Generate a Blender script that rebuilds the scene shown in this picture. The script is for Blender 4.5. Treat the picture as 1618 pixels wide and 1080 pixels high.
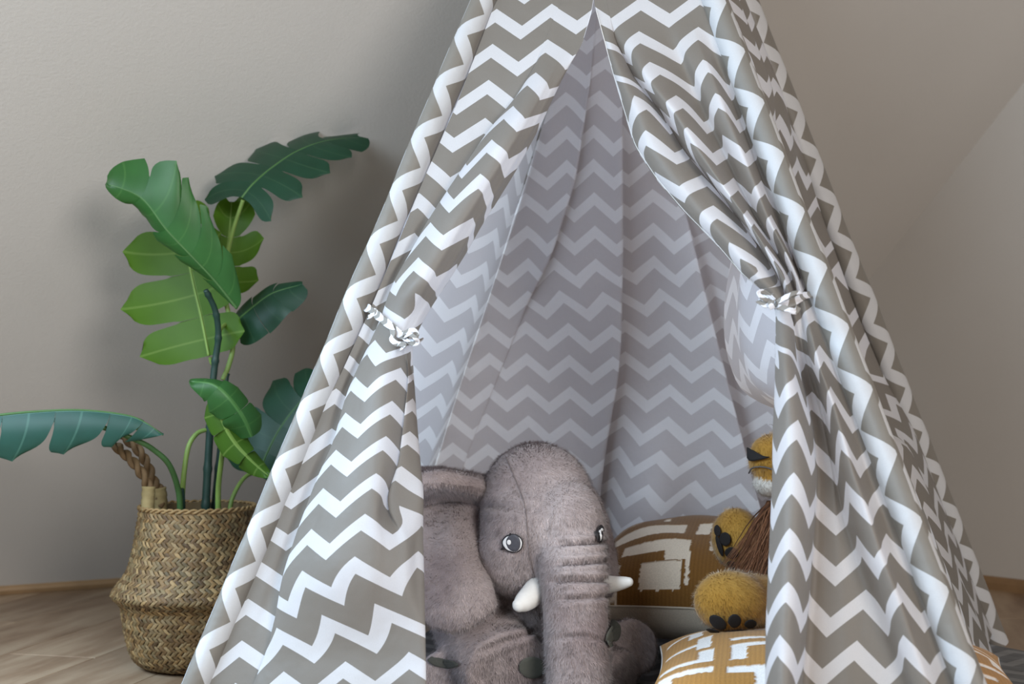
import bpy, bmesh, math, random
import numpy as np
from mathutils import Vector, Matrix, noise
from mathutils.bvhtree import BVHTree

for o in list(bpy.data.objects): bpy.data.objects.remove(o)
SC = bpy.context.scene
COL = SC.collection

# ------------------------------------------------------------------ camera, world, lights
CAMH = 0.549
FPX = 1618*50/36.0
PITCH = math.atan(60/FPX)
cam = bpy.data.cameras.new('camera'); cam.lens = 50; cam.sensor_width = 36
camo = bpy.data.objects.new('camera', cam); COL.objects.link(camo)
camo.location = (0, 0, CAMH); camo.rotation_euler = (math.pi/2+PITCH, 0, 0)
cam.dof.use_dof = True; cam.dof.focus_distance = 2.3; cam.dof.aperture_fstop = 4.5
cam.clip_start = 0.05
SC.camera = camo
SC.view_settings.view_transform = 'Standard'; SC.view_settings.look = 'None'
SC.view_settings.gamma = 1; SC.view_settings.use_curve_mapping = False
SC.view_settings.exposure = -0.17
world = bpy.data.worlds.new('world'); SC.world = world; world.use_nodes = True
bg = world.node_tree.nodes['Background']
bg.inputs[0].default_value = (1.0, 0.77, 0.57, 1); bg.inputs[1].default_value = 0.29

def area(name, loc, target, sx, sy, power, col):
    l = bpy.data.lights.new(name, 'AREA'); l.shape = 'RECTANGLE'; l.size = sx; l.size_y = sy
    l.energy = power; l.color = col
    o = bpy.data.objects.new(name, l); COL.objects.link(o); o.location = loc
    d = Vector(target)-Vector(loc); o.rotation_euler = d.to_track_quat('-Z', 'Y').to_euler()
    return o
area('roof_window_daylight', (-1.62, 1.85, 1.22), (-1.62+0.351, 1.85-0.625, 1.22-0.70), 0.9, 0.9, 85, (0.55, 0.77, 1.0))
area('window_daylight', (-1.35, 0.3, 1.6), (-0.3, 3.0, 1.3), 1.3, 1.0, 84, (0.72, 0.87, 1.0))
area('window_daylight_opposite', (1.8, -2.0, 1.6), (0.3, 2.8, 0.7), 1.3, 1.2, 165, (1.0, 0.965, 0.93))

# ------------------------------------------------------------------ projection helpers (photo measurements -> places in the room)
_up = Vector((0, -math.sin(PITCH), math.cos(PITCH))); _fw = Vector((0, math.cos(PITCH), math.sin(PITCH)))
CAMP = Vector((0, 0, CAMH))
def ray(px, py):
    return Vector((1, 0, 0))*((px-809)/FPX) + _up*((540-py)/FPX) + _fw
def P(px, py, Y):
    d = ray(px, py); return CAMP + d*(Y/d.y)
def FLOOR(px, py):
    d = ray(px, py); return CAMP + d*(-CAMH/d.z)
def HIT(px, py, p0, n, off=0.0):
    d = ray(px, py); t = ((p0+n*off)-CAMP).dot(n)/d.dot(n); return CAMP + d*t
def PXM(Y): return Y/FPX        # metres per pixel at depth Y

# ------------------------------------------------------------------ mesh helpers
def empty(name, loc, label=None, cat=None):
    o = bpy.data.objects.new(name, None); COL.objects.link(o); o.location = loc
    o.empty_display_size = 0.05
    if label: o['label'] = label
    if cat: o['category'] = cat
    return o
def link(name, me, mats, parent=None, smooth=True):
    for m in (mats if isinstance(mats, (list, tuple)) else [mats]): me.materials.append(m)
    if smooth and len(me.polygons):
        me.polygons.foreach_set('use_smooth', [True]*len(me.polygons))
    o = bpy.data.objects.new(name, me); COL.objects.link(o)
    if parent is not None:
        o.parent = parent
        M = Matrix.Translation(parent.location) if parent.type == 'EMPTY' else Matrix.Identity(4)
        o.matrix_parent_inverse = M.inverted()
    return o
def mesh(name, verts, faces, mats, parent=None, smooth=True, uv=None, col=None, fmat=None):
    me = bpy.data.meshes.new(name)
    me.from_pydata([tuple(v) for v in verts], [], [tuple(f) for f in faces])
    if uv is not None:
        l = me.uv_layers.new(name='UVMap'); vi = np.zeros(len(me.loops), dtype=np.int32)
        me.loops.foreach_get('vertex_index', vi)
        l.data.foreach_set('uv', np.asarray(uv, dtype=np.float32)[vi].ravel())
    if col is not None:
        a = me.color_attributes.new('Col', 'FLOAT_COLOR', 'POINT')
        c = np.ones((len(verts), 4), dtype=np.float32); c[:, :3] = np.asarray(col)[:, :3]
        a.data.foreach_set('color', c.ravel())
    o = link(name, me, mats, parent, smooth)
    if fmat is not None: me.polygons.foreach_set('material_index', fmat)
    me.update(); return o
def gridfaces(n, m, base=0, flip=False, wrap=False):
    f = []
    for i in range(n-1):
        for j in range(m if wrap else m-1):
            a = base+i*m+j; b = base+i*m+(j+1) % m; c = base+(i+1)*m+(j+1) % m; d = base+(i+1)*m+j
            f.append((a, d, c, b) if flip else (a, b, c, d))
    return f
def crom(pts, sub, close=False):
    p = [np.asarray(q, float) for q in pts]; out = []
    n = len(p)
    for i in range(n-1):
        p0 = p[max(i-1, 0)]; p1 = p[i]; p2 = p[i+1]; p3 = p[min(i+2, n-1)]
        for k in range(sub):
            t = k/sub
            out.append(0.5*((2*p1)+(p2-p0)*t+(2*p0-5*p1+4*p2-p3)*t*t+(3*p1-p0-3*p2+p3)*t**3))
    out.append(p[-1]); return np.array(out)
def tube(verts, faces, pts, rad, seg=10, cap=True, flat=None, uvs=None, up=None):
    """sweep circles of radius rad[i] along pts, append to verts/faces"""
    pts = [Vector(p) for p in pts]; n = len(pts)
    if not hasattr(rad, '__len__'): rad = [rad]*n
    b = len(verts); prev = Vector(up) if up is not None else None
    L = 0
    for i in range(n):
        t = (pts[min(i+1, n-1)]-pts[max(i-1, 0)]).normalized()
        if prev is None: prev = t.orthogonal()
        a = (prev - t*prev.dot(t)).normalized(); c = t.cross(a); prev = a
        if i: L += (pts[i]-pts[i-1]).length
        for k in range(seg):
            th = 2*math.pi*k/seg
            verts.append(pts[i] + (a*math.cos(th) + c*math.sin(th)*(flat or 1))*rad[i])
            if uvs is not None: uvs.append((k/seg, L))
    faces += gridfaces(n, seg, b, wrap=True, flip=True)
    if cap:
        faces.append(tuple(b+k for k in range(seg)))
        faces.append(tuple(b+(n-1)*seg+k for k in reversed(range(seg))))
def ellipsoid(verts, faces, c, r, R=None, nu=20, nv=12):
    b = len(verts); c = Vector(c)
    for i in range(nv+1):
        ph = math.pi*i/nv
        for j in range(nu):
            th = 2*math.pi*j/nu
            v = Vector((r[0]*math.sin(ph)*math.cos(th), r[1]*math.sin(ph)*math.sin(th), r[2]*math.cos(ph)))
            if R is not None: v = R @ v
            verts.append(c+v)
    faces += gridfaces(nv+1, nu, b, wrap=True, flip=True)
def box(verts, faces, a, b):
    i = len(verts)
    for z in (a[2], b[2]):
        for y in (a[1], b[1]):
            for x in (a[0], b[0]): verts.append((x, y, z))
    faces += [tuple(i+k for k in f) for f in ((0,2,3,1),(4,5,7,6),(0,1,5,4),(2,6,7,3),(0,4,6,2),(1,3,7,5))]
def smooth_interp(ys, pts, idx, win=0):
    p = sorted(pts); v = np.interp(ys, [q[0] for q in p], [q[idx] for q in p])
    if win:
        k = np.hanning(2*win+3)[1:-1]; k /= k.sum()
        e = np.concatenate([np.full(win, v[0])*1.0, v, np.full(win, v[-1])])
        e[:win] = v[0]+(v[0]-v[1:win+1][::-1]); e[-win:] = v[-1]+(v[-1]-v[-win-1:-1][::-1])
        v = np.convolve(e, k, 'valid')
    return v

# ------------------------------------------------------------------ material helpers
def newmat(name):
    m = bpy.data.materials.new(name); m.use_nodes = True
    nt = m.node_tree; b = nt.nodes['Principled BSDF']; return m, nt, b
def N(nt, typ, **kw):
    n = nt.nodes.new(typ)
    for k, v in kw.items(): setattr(n, k, v)
    return n
def math_node(nt, op, a, b=None, c=None):
    n = N(nt, 'ShaderNodeMath', operation=op)
    for i, v in enumerate((a, b, c)):
        if v is None: continue
        if isinstance(v, (int, float)): n.inputs[i].default_value = v
        else: nt.links.new(v, n.inputs[i])
    return n.outputs[0]
def mixcol(nt, f, a, b):
    n = N(nt, 'ShaderNodeMix', data_type='RGBA')
    for i, v in ((0, f), (6, a), (7, b)):
        if isinstance(v, (int, float)): n.inputs[i].default_value = v
        elif isinstance(v, tuple): n.inputs[i].default_value = (*v[:3], 1)
        else: nt.links.new(v, n.inputs[i])
    return n.outputs[2]
def noise_node(nt, scale, detail=3, vec=None, rough=0.5):
    n = N(nt, 'ShaderNodeTexNoise'); n.inputs['Scale'].default_value = scale
    n.inputs['Detail'].default_value = detail; n.inputs['Roughness'].default_value = rough
    if vec is not None: nt.links.new(vec, n.inputs['Vector'])
    return n.outputs['Fac']
def ramp(nt, f, stops):
    n = N(nt, 'ShaderNodeValToRGB'); e = n.color_ramp.elements
    while len(e) < len(stops): e.new(0.5)
    for el, (p, c) in zip(e, stops): el.position = p; el.color = (*c, 1)
    nt.links.new(f, n.inputs[0]); return n.outputs[0]
def bump(nt, b, h, strength, dist=0.01):
    n = N(nt, 'ShaderNodeBump'); n.inputs['Strength'].default_value = strength
    n.inputs['Distance'].default_value = dist
    nt.links.new(h, n.inputs['Height']); nt.links.new(n.outputs[0], b.inputs['Normal'])
def simple(name, col, rough=0.7, var=0.12, scale=40, spec=0.3, bmp=0.0):
    m, nt, b = newmat(name)
    tc = N(nt, 'ShaderNodeTexCoord').outputs['Object']
    f = noise_node(nt, scale, 4, tc)
    c = mixcol(nt, f, tuple(x*(1-var) for x in col), tuple(min(1, x*(1+var)) for x in col))
    nt.links.new(c, b.inputs['Base Color']); b.inputs['Roughness'].default_value = rough
    b.inputs['Specular IOR Level'].default_value = spec
    if bmp: bump(nt, b, f, bmp, 0.004)
    return m
def attr_mat(name, rough=0.8, spec=0.2, sheen=0.0, noise_amt=0.0, nscale=300):
    m, nt, b = newmat(name)
    a = N(nt, 'ShaderNodeAttribute', attribute_name='Col')
    c = a.outputs['Color']
    if noise_amt:
        tc = N(nt, 'ShaderNodeTexCoord').outputs['Object']
        f = noise_node(nt, nscale, 3, tc)
        hv = N(nt, 'ShaderNodeHueSaturation'); nt.links.new(c, hv.inputs['Color'])
        nt.links.new(math_node(nt, 'MULTIPLY_ADD', f, 2*noise_amt, 1-noise_amt), hv.inputs['Value'])
        c = hv.outputs[0]
        bump(nt, b, f, 0.3, 0.003)
    nt.links.new(c, b.inputs['Base Color'])
    b.inputs['Roughness'].default_value = rough; b.inputs['Specular IOR Level'].default_value = spec
    b.inputs['Sheen Weight'].default_value = sheen
    return m

CH_P, CH_B, CH_A = 0.097, 0.067, 0.76
def chevron(name, grey, white, bgrey, bwhite, trans=0.22, rough=0.75, duty=0.39):
    """printed zigzag cotton: UV in metres, the inside shows the print paler than the outside"""
    m, nt, b = newmat(name)
    uv = N(nt, 'ShaderNodeUVMap', uv_map='UVMap').outputs[0]
    s = N(nt, 'ShaderNodeSeparateXYZ'); nt.links.new(uv, s.inputs[0])
    tri = math_node(nt, 'PINGPONG', s.outputs[0], CH_P/2)
    v = math_node(nt, 'MULTIPLY_ADD', tri, CH_A, s.outputs[1])
    fr = math_node(nt, 'FRACT', math_node(nt, 'DIVIDE', v, CH_B))
    mask = math_node(nt, 'LESS_THAN', fr, duty)
    tc = N(nt, 'ShaderNodeTexCoord').outputs['Object']
    f = noise_node(nt, 900, 2, tc)
    front = mixcol(nt, mask, grey, white)
    back = mixcol(nt, mask, bgrey, bwhite)
    geo = N(nt, 'ShaderNodeNewGeometry')
    c = mixcol(nt, geo.outputs['Backfacing'], front, back)
    hv = N(nt, 'ShaderNodeHueSaturation'); nt.links.new(c, hv.inputs['Color'])
    nt.links.new(math_node(nt, 'MULTIPLY_ADD', f, 0.16, 0.92), hv.inputs['Value'])
    c = hv.outputs[0]
    b.inputs['Roughness'].default_value = rough; b.inputs['Specular IOR Level'].default_value = 0.4
    b.inputs['Sheen Weight'].default_value = 0.10
    nt.links.new(c, b.inputs['Base Color'])
    bm_ = N(nt, 'ShaderNodeBump'); bm_.inputs['Strength'].default_value = 0.25; bm_.inputs['Distance'].default_value = 0.02
    nt.links.new(noise_node(nt, 14, 3, tc), bm_.inputs['Height']); nt.links.new(bm_.outputs[0], b.inputs['Normal'])
    t = N(nt, 'ShaderNodeBsdfTranslucent'); nt.links.new(c, t.inputs[0])
    mx = N(nt, 'ShaderNodeMixShader'); mx.inputs[0].default_value = trans
    nt.links.new(b.outputs[0], mx.inputs[1]); nt.links.new(t.outputs[0], mx.inputs[2])
    nt.links.new(mx.outputs[0], nt.nodes['Material Output'].inputs[0])
    return m

M_CLOTH = chevron('grey_white_chevron_cotton', (0.255, 0.228, 0.196), (0.74, 0.73, 0.74), (0.63, 0.615, 0.655), (0.87, 0.87, 0.92), 0.52, 0.5)
M_BACK = chevron('chevron_cotton_back', (0.30, 0.27, 0.235), (0.8, 0.8, 0.8), (0.63, 0.605, 0.63), (0.86, 0.86, 0.895), 0.14, 0.6)
M_SLEEVE = chevron('chevron_cotton_sleeve', (0.165, 0.150, 0.130), (0.46, 0.465, 0.48), (0.3, 0.28, 0.26), (0.5, 0.5, 0.5), 0.08, 0.5)
M_MAT = chevron('charcoal_chevron_canvas', (0.022, 0.022, 0.024), (0.10, 0.10, 0.10), (0.02, 0.02, 0.02), (0.02, 0.02, 0.02), 0.0)
M_THREAD = simple('white_thread', (0.62, 0.60, 0.57), 0.8)
M_DARKSEAM = simple('dark_seam_thread', (0.10, 0.09, 0.085), 0.9)
M_POLE = simple('pine_pole', (0.55, 0.40, 0.24), 0.6)
# ================================================================== THE ROOM
def wall_material():
    m, nt, b = newmat('painted_plaster')
    tc = N(nt, 'ShaderNodeTexCoord').outputs['Object']
    f = noise_node(nt, 3, 4, tc); g = noise_node(nt, 160, 4, tc)
    c = mixcol(nt, f, (0.455, 0.43, 0.40), (0.49, 0.463, 0.432))
    nt.links.new(c, b.inputs['Base Color']); b.inputs['Roughness'].default_value = 0.85
    b.inputs['Specular IOR Level'].default_value = 0.15
    bump(nt, b, g, 0.15, 0.004); return m
def wood_floor_material():
    m, nt, b = newmat('oak_laminate')
    tc = N(nt, 'ShaderNodeTexCoord').outputs['Object']
    oi = N(nt, 'ShaderNodeObjectInfo').outputs['Random']
    mp = N(nt, 'ShaderNodeMapping'); mp.inputs['Scale'].default_value = (9, 1.1, 1)
    nt.links.new(tc, mp.inputs[0])
    cmb = N(nt, 'ShaderNodeCombineXYZ'); nt.links.new(math_node(nt, 'MULTIPLY', oi, 37.0), cmb.inputs[2])
    ad = N(nt, 'ShaderNodeVectorMath', operation='ADD'); nt.links.new(mp.outputs[0], ad.inputs[0]); nt.links.new(cmb.outputs[0], ad.inputs[1])
    f = noise_node(nt, 1.6, 6, ad.outputs[0], 0.62)
    c = ramp(nt, f, [(0.25, (0.12, 0.07, 0.038)), (0.45, (0.24, 0.155, 0.095)), (0.6, (0.33, 0.235, 0.155)), (0.8, (0.43, 0.33, 0.23))])
    hv = N(nt, 'ShaderNodeHueSaturation'); nt.links.new(c, hv.inputs['Color'])
    nt.links.new(math_node(nt, 'MULTIPLY_ADD', oi, 0.25, 0.85), hv.inputs['Value'])
    nt.links.new(hv.outputs[0], b.inputs['Base Color'])
    b.inputs['Roughness'].default_value = 0.42; b.inputs['Specular IOR Level'].default_value = 0.4
    bump(nt, b, f, 0.08, 0.003); return m
M_WALL = wall_material(); M_FLOOR = wood_floor_material()
M_BASE = simple('brown_wood_skirting', (0.23, 0.14, 0.07), 0.5, 0.2, 25)
M_GAP = simple('dark_floor_joint', (0.05, 0.035, 0.025), 0.9)

wa = FLOOR(0, 938); wb = FLOOR(178, 925.5)
wd = (wb-wa).normalized()                      # along the left wall, to the right and away
wn = Vector((wd.y, -wd.x, 0))                  # into the room
CORNER = FLOOR(1042, 865); rp = FLOOR(1575, 931)
rd = (rp-CORNER).normalized()                  # along the gable wall, towards the room
gn = Vector((-rd.y, rd.x, 0)); gn = gn if gn.x < 0 else -gn      # into the room
# the attic slope comes right down to the floor: its line is read on the gable wall
g1 = HIT(1618, 130, CORNER, gn)
sup = (g1-CORNER).normalized()                 # up along the slope
cn = wd.cross(sup).normalized(); cn = cn if cn.z < 0 else -cn
print('corner', CORNER, 'slope deg', math.degrees(math.asin(sup.z)), 'normal', cn)
def struct(name, verts, faces, mat, **kw):
    o = mesh(name, verts, faces, mat, smooth=False, **kw); o['kind'] = 'structure'; return o
UPZ = Vector((0, 0, 1)); A0 = CORNER - wd*5.2; TH = 0.08
def slab(name, quad, nrm, mat, th=TH):
    q = [Vector(v) for v in quad]; b = [v-nrm*th for v in q]
    return struct(name, q+b, [(0,1,2,3),(7,6,5,4),(0,4,5,1),(1,5,6,2),(2,6,7,3),(3,7,4,0)], mat)
slab('wall_left', [A0, CORNER, CORNER+sup*2.9, A0+sup*2.9], cn, M_WALL)
slab('wall_right', [CORNER, CORNER+rd*4.5, CORNER+rd*4.5+UPZ*2.6, CORNER+UPZ*2.6], gn, M_WALL)
def skirting(name, a, b, n, up, h=0.034, t=0.016):
    prof = [(0, 0), (t, 0), (t, h*0.55), (t*0.8, h*0.85), (t*0.4, h), (0, h)]
    v = [p + n*x + up*z for p in (a, b) for x, z in prof]
    m = len(prof); f = [(i, (i+1) % m, m+(i+1) % m, m+i) for i in range(m)] + [tuple(range(m))[::-1], tuple(range(m, 2*m))]
    o = struct(name, v, f, M_BASE); return o
skirting('baseboard_left', A0, CORNER, cn, sup)
skirting('baseboard_right', CORNER+rd*0.02, CORNER+rd*4.5, gn, UPZ)
fl = struct('floor', [(-4, -3.5, -0.03), (5, -3.5, -0.03), (5, 7, -0.03), (-4, 7, -0.03), (-4, -3.5, -0.012), (5, -3.5, -0.012), (5, 7, -0.012), (-4, 7, -0.012)],
            [(3,2,1,0),(4,5,6,7),(0,1,5,4),(1,2,6,5),(2,3,7,6),(3,0,4,7)], M_GAP)
# laminate planks, each its own piece
pv, pf = [], []
PW, PL, BV = 0.192, 1.28, 0.0016
bmv = [(x*(PW/2-b), y*(PL/2-b), z) for z, b in ((-0.012, 0.0004), (-0.0015, 0.0004), (0, BV)) for x, y in ((-1,-1),(1,-1),(1,1),(-1,1))]
bf = [(8,9,10,11)] + [(r*4+i, r*4+(i+1) % 4, (r+1)*4+(i+1) % 4, (r+1)*4+i) for r in range(2) for i in range(4)]
plank_me = bpy.data.meshes.new('plank'); plank_me.from_pydata(bmv, [], bf); plank_me.materials.append(M_FLOOR)
PA = math.radians(-13)
random.seed(4)
pu = Vector((math.cos(PA), math.sin(PA), 0)); pl = Vector((-math.sin(PA), math.cos(PA), 0))
for i in range(-11, 12):
    o0 = (i*0.37 % 1)*PL
    for j in range(-2, 5):
        c = pu*(i*PW) + pl*(j*PL+o0+0.6)
        # only planks that lie in front of both walls
        if (c-CORNER).dot(wn) < -0.9 or (c-CORNER).dot(gn) < -0.9 or c.y < -1.6: continue
        o = bpy.data.objects.new('plank', plank_me); COL.objects.link(o)
        o.location = c; o.rotation_euler = (0, 0, PA); o.parent = fl
# ================================================================== THE PLAY TENT
def axis(x0, sl_, py): return x0+sl_*py
def base_on(x0, s_, Y):
    # floor point of an image line at depth Y
    py = 600.0
    for _ in range(30):
        p = P(axis(x0, s_, py), py, Y); py += p.z*FPX/Y
    p = P(axis(x0, s_, py), py, Y); p.z = 0; return p
FLb = base_on(765, -0.4194, 2.126); FRb = base_on(1128, 0.374, 1.748)
RRb = base_on(1180, 0.391, 2.92);   RLb = base_on(931, -0.3275, 3.25)
FLt = P(954, -450, 2.50)
fn = (FRb-FLb).cross(FLt-FLb).normalized()
if fn.y > 0: fn = -fn                                  # front face normal, to the camera
FRt = HIT(960, -450, FLb, fn)
RRt = P(1004, -450, 2.56); RLt = P(1062, -450, 2.62)
print('tent base', FLb, FRb, RRb, RLb, 'tops', FLt, FRt, RRt, RLt)
fs = (FRb-FLb).normalized(); ft = fs.cross(fn).normalized()
if ft.z < 0: ft = -ft
tent = empty('play_tent', ((FLb+RRb)/2), 'grey and white chevron teepee play tent with tied-back front flaps', 'tent')

def pchip_smooth(ys, pts, idx): return smooth_interp(ys, pts, idx, 5)
def loft_front(name, ys, guides, sub, u_sign, flipn, u0=0.0, shear=None, plane=(None, None), axes=None, mat=None, parent=None, wob=0.0, seed=0, gather=None):
    """guides: list of (px array, off array) over levels ys; cloth surface through them"""
    p0, n = plane; sx, ty = axes
    G = []
    for px, off in guides:
        G.append(np.array([HIT(px[i], ys[i], p0, n, off[i]) for i in range(len(ys))]))
    G = np.array(G)                                   # guides x levels x 3
    S = crom(list(G), sub)                            # across x levels x 3
    S = np.transpose(S, (1, 0, 2))
    nl, na = S.shape[:2]
    S[:, :, 2] = np.maximum(S[:, :, 2], 0.006)
    d = np.linalg.norm(np.diff(S, axis=1), axis=2); arc = np.concatenate([np.zeros((nl, 1)), np.cumsum(d, axis=1)], axis=1)
    rel = S-np.array(p0)
    s0 = rel[:, 0] @ np.array(sx)
    t = rel @ np.array(ty)
    if gather is not None: arc = arc*gather(np.asarray(ys))[:, None]
    u = s0[:, None]+u_sign*arc + u0
    v = t.copy()
    if shear is not None: v = v + shear(np.asarray(ys))[:, None]*(u-s0[:, None])
    # fine wrinkles of the cotton
    if wob:
        nn = np.array(n)
        for i in range(nl):
            for j in range(na):
                q = noise.noise(Vector((u[i, j]*7+seed, v[i, j]*3.0, seed*1.7)))
                S[i, j] += nn*q*wob
    V = S.reshape(-1, 3); UV = np.stack([u, v], -1).reshape(-1, 2)
    o = mesh(name, V, gridfaces(nl, na, flip=flipn), mat or M_CLOTH, parent, uv=UV)
    return o, S
ys = np.concatenate([np.linspace(-330, 0, 24, endpoint=False), np.linspace(0, 1130, 190, endpoint=False), np.linspace(1130, 1320, 14)])
def gi(pts, idx=1, win=4): return smooth_interp(ys, pts, idx, win)
def ramp01(y, a, b):
    x = np.clip((y-a)/(b-a), 0, 1); return x*x*(3-2*x)
# --- front left flap
seam = gi([(-330, 903), (0, 784), (163, 723), (296, 664), (389, 627), (489, 586), (580, 545), (666, 501), (844, 431), (946, 388), (1077, 329), (1320, 222)])
crease = gi([(-330, 930), (0, 885), (100, 842), (151, 814), (199, 777), (251, 742), (292, 714), (355, 673), (396, 651), (433, 629), (473, 610), (505, 598),
             (570, 571), (623, 549), (699, 528), (758, 501), (828, 474), (908, 447), (967, 428), (1077, 380), (1320, 290)], 1, 3)
edge = gi([(-330, 944), (0, 939), (18, 936), (70, 921), (111, 896), (148, 878), (202, 853), (268, 816), (322, 782), (356, 760), (396, 738), (444, 708), (487, 680), (515, 664),
           (543, 652), (600, 654), (688, 659), (801, 667), (930, 671), (1064, 673), (1320, 676)], 1, 3)
bl = gi([(-330, 938), (0, 922), (300, 760), (500, 655), (560, 648), (607, 645), (731, 630), (785, 612), (822, 595), (900, 590), (1100, 580), (1320, 575)], 1, 3)
Aamp = ramp01(ys, 60, 230)*(1-0.45*ramp01(ys, 440, 505)*(1-ramp01(ys, 515, 600)))*(1-0.75*ramp01(ys, 880, 1050))
Bamp = ramp01(ys, 545, 610)*(1-ramp01(ys, 770, 860))
W = edge-crease
guidesL = [
 (seam, 0*ys), (seam+0.5*(crease-seam), -0.004*Aamp), (crease-2, -0.010*Aamp),
 (crease+W*(0.05+0.16*Aamp), -0.012*Aamp), (crease+W*(0.10*(1-Aamp))-1.5*Aamp, 0.010*Aamp),
 (crease+W*0.14, 0.030*Aamp), (crease+W*0.38, 0.044*Aamp), (crease+W*0.60, 0.042*Aamp),
 ((1-Bamp)*(crease+W*0.72)+Bamp*(bl-2), 0.034*Aamp-0.012*Bamp),
 ((1-Bamp)*(crease+W*0.80)+Bamp*(bl+9), 0.028*Aamp-0.024*Bamp),
 ((1-Bamp)*(crease+W*0.88)+Bamp*(bl+0), 0.022*Aamp+0.004*Bamp),
 (edge-1-0.06*W*Aamp*(1-Bamp), 0.012*Aamp), (edge, -0.002*Aamp), (edge-0.14*W*Aamp-0.5, -0.026*Aamp), (edge-0.40*W*Aamp-1, -0.034*Aamp)]
guidesL = [(g_, o_*1.35) for g_, o_ in guidesL]
axF = (fs, ft)
flapL, SL = loft_front('front_flap', ys, guidesL, 7, 1, True, 0.0075, lambda y: -0.22*ramp01(y, 350, 800), (FLb, fn), axF, parent=tent, wob=0.004, seed=3)
# --- front right flap (from the seam at the right pole to the hem)
seamR = gi([(-330, 990), (0, 1112), (83, 1138), (167, 1172), (272, 1209), (339, 1233), (407, 1254), (473, 1281), (582, 1328), (659, 1358), (740, 1380), (853, 1423), (927, 1457), (1003, 1490), (1073, 1510), (1320, 1603)])
hem = gi([(-330, 946), (0, 939), (6, 939), (56, 953), (117, 969), (172, 985), (231, 1003), (283, 1037), (335, 1081), (384, 1130), (434, 1173), (455, 1200), (475, 1222), (499, 1226), (560, 1225), (618, 1224), (677, 1221), (760, 1220), (870, 1215), (987, 1210), (1080, 1209), (1320, 1204)], 1, 2)
V1 = gi([(-330, 950), (0, 958), (64, 972), (119, 1000), (180, 1045), (239, 1081), (289, 1123), (348, 1168), (390, 1198), (437, 1228), (470, 1242), (505, 1253), (570, 1261), (671, 1284), (753, 1291), (820, 1288), (920, 1282), (1003, 1275), (1073, 1270), (1320, 1255)], 1, 2)
R1 = gi([(-330, 955), (0, 990), (64, 1002), (119, 1022), (180, 1068), (239, 1104), (289, 1138), (348, 1181), (390, 1208), (437, 1238), (470, 1250), (505, 1258), (570, 1272), (671, 1300), (753, 1315), (820, 1320), (920, 1330), (1003, 1335), (1073, 1340), (1320, 1355)], 1, 2)
V2 = gi([(-330, 965), (0, 1045), (64, 1060), (119, 1085), (180, 1112), (239, 1142), (289, 1166), (348, 1197), (390, 1223), (437, 1250), (470, 1259), (570, 1280), (641, 1300), (787, 1329), (830, 1341), (887, 1360), (947, 1383), (1010, 1403), (1067, 1423), (1320, 1500)], 1, 2)
R2 = gi([(-330, 978), (0, 1080), (64, 1097), (119, 1122), (180, 1145), (239, 1170), (289, 1191), (348, 1214), (390, 1237), (437, 1258), (470, 1268), (582, 1296), (641, 1318), (753, 1350), (807, 1370), (870, 1390), (947, 1420), (1020, 1443), (1320, 1545)], 1, 2)
up_ = ramp01(ys, 20, 180)*(1-ramp01(ys, 440, 520)); lo = ramp01(ys, 470, 600); soft = 1-0.35*ramp01(ys, 900, 1100)
gp = 1-0.4*(ramp01(ys, 420, 470)*(1-ramp01(ys, 480, 540)))
guidesR = [
 (seamR, 0*ys), (seamR-0.35*(seamR-R2), (-0.010*up_-0.004*lo)*gp), (0.25*seamR+0.75*R2, (0.014*up_+0.012*lo)*gp), (R2, (0.020*up_+0.026*lo*soft)*gp), (0.45*R2+0.55*V2, (0.010*up_+0.014*lo*soft)*gp),
 (V2, (-0.006*up_-0.012*lo*soft)*gp), (0.5*(V2+R1), (0.018*up_-0.014*lo)*gp), (R1, (0.034*up_-0.012*lo)*gp), (0.4*R1+0.6*V1, (0.012*up_-0.014*lo)*gp), (V1, (-0.026*up_-0.010*lo)*gp),
 (V1-1.0*up_-3*lo, (-0.004*up_+0.014*lo)*gp), (V1+(hem-V1)*(0.25*up_+0.30*(1-up_)), (0.018*up_+0.044*lo)*gp), (V1+(hem-V1)*0.6, (0.026*up_+0.050*lo)*gp), (V1+(hem-V1)*0.88, (0.016*up_+0.034*lo)*gp), (hem, 0.010*lo*gp),
 (hem+0.2*(V1-hem)*lo+0.3, -0.018*lo*gp-0.0005), (hem+0.5*(V1-hem)*lo+0.6, -0.026*lo*gp-0.001)]
guidesR = [(g_, o_*1.3) for g_, o_ in guidesR]
flapR, SR = loft_front('front_flap', ys, guidesR, 7, -1, False, 0.05, lambda y: 0.05*ramp01(y, 100, 400)-0.10*ramp01(y, 560, 900), (FLb, fn), axF, parent=tent, wob=0.004, seed=9, gather=lambda y: 1+0.19*ramp01(y, 330, 520))
# hem stitching beside the free edges
def stitch(S, cols, y0, y1, par, r=0.0007):
    v, f = [], []
    for c in cols:
        pts = [Vector(S[i, c])+fn*0.0016 for i in range(len(ys)) if y0 <= ys[i] <= y1]
        tube(v, f, pts, r, 5)
    mesh('stitching', v, f, M_THREAD, par)
nR = SR.shape[1]
jh = 14*7
stitch(SR, [jh-2], 12, 455, flapR)

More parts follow.
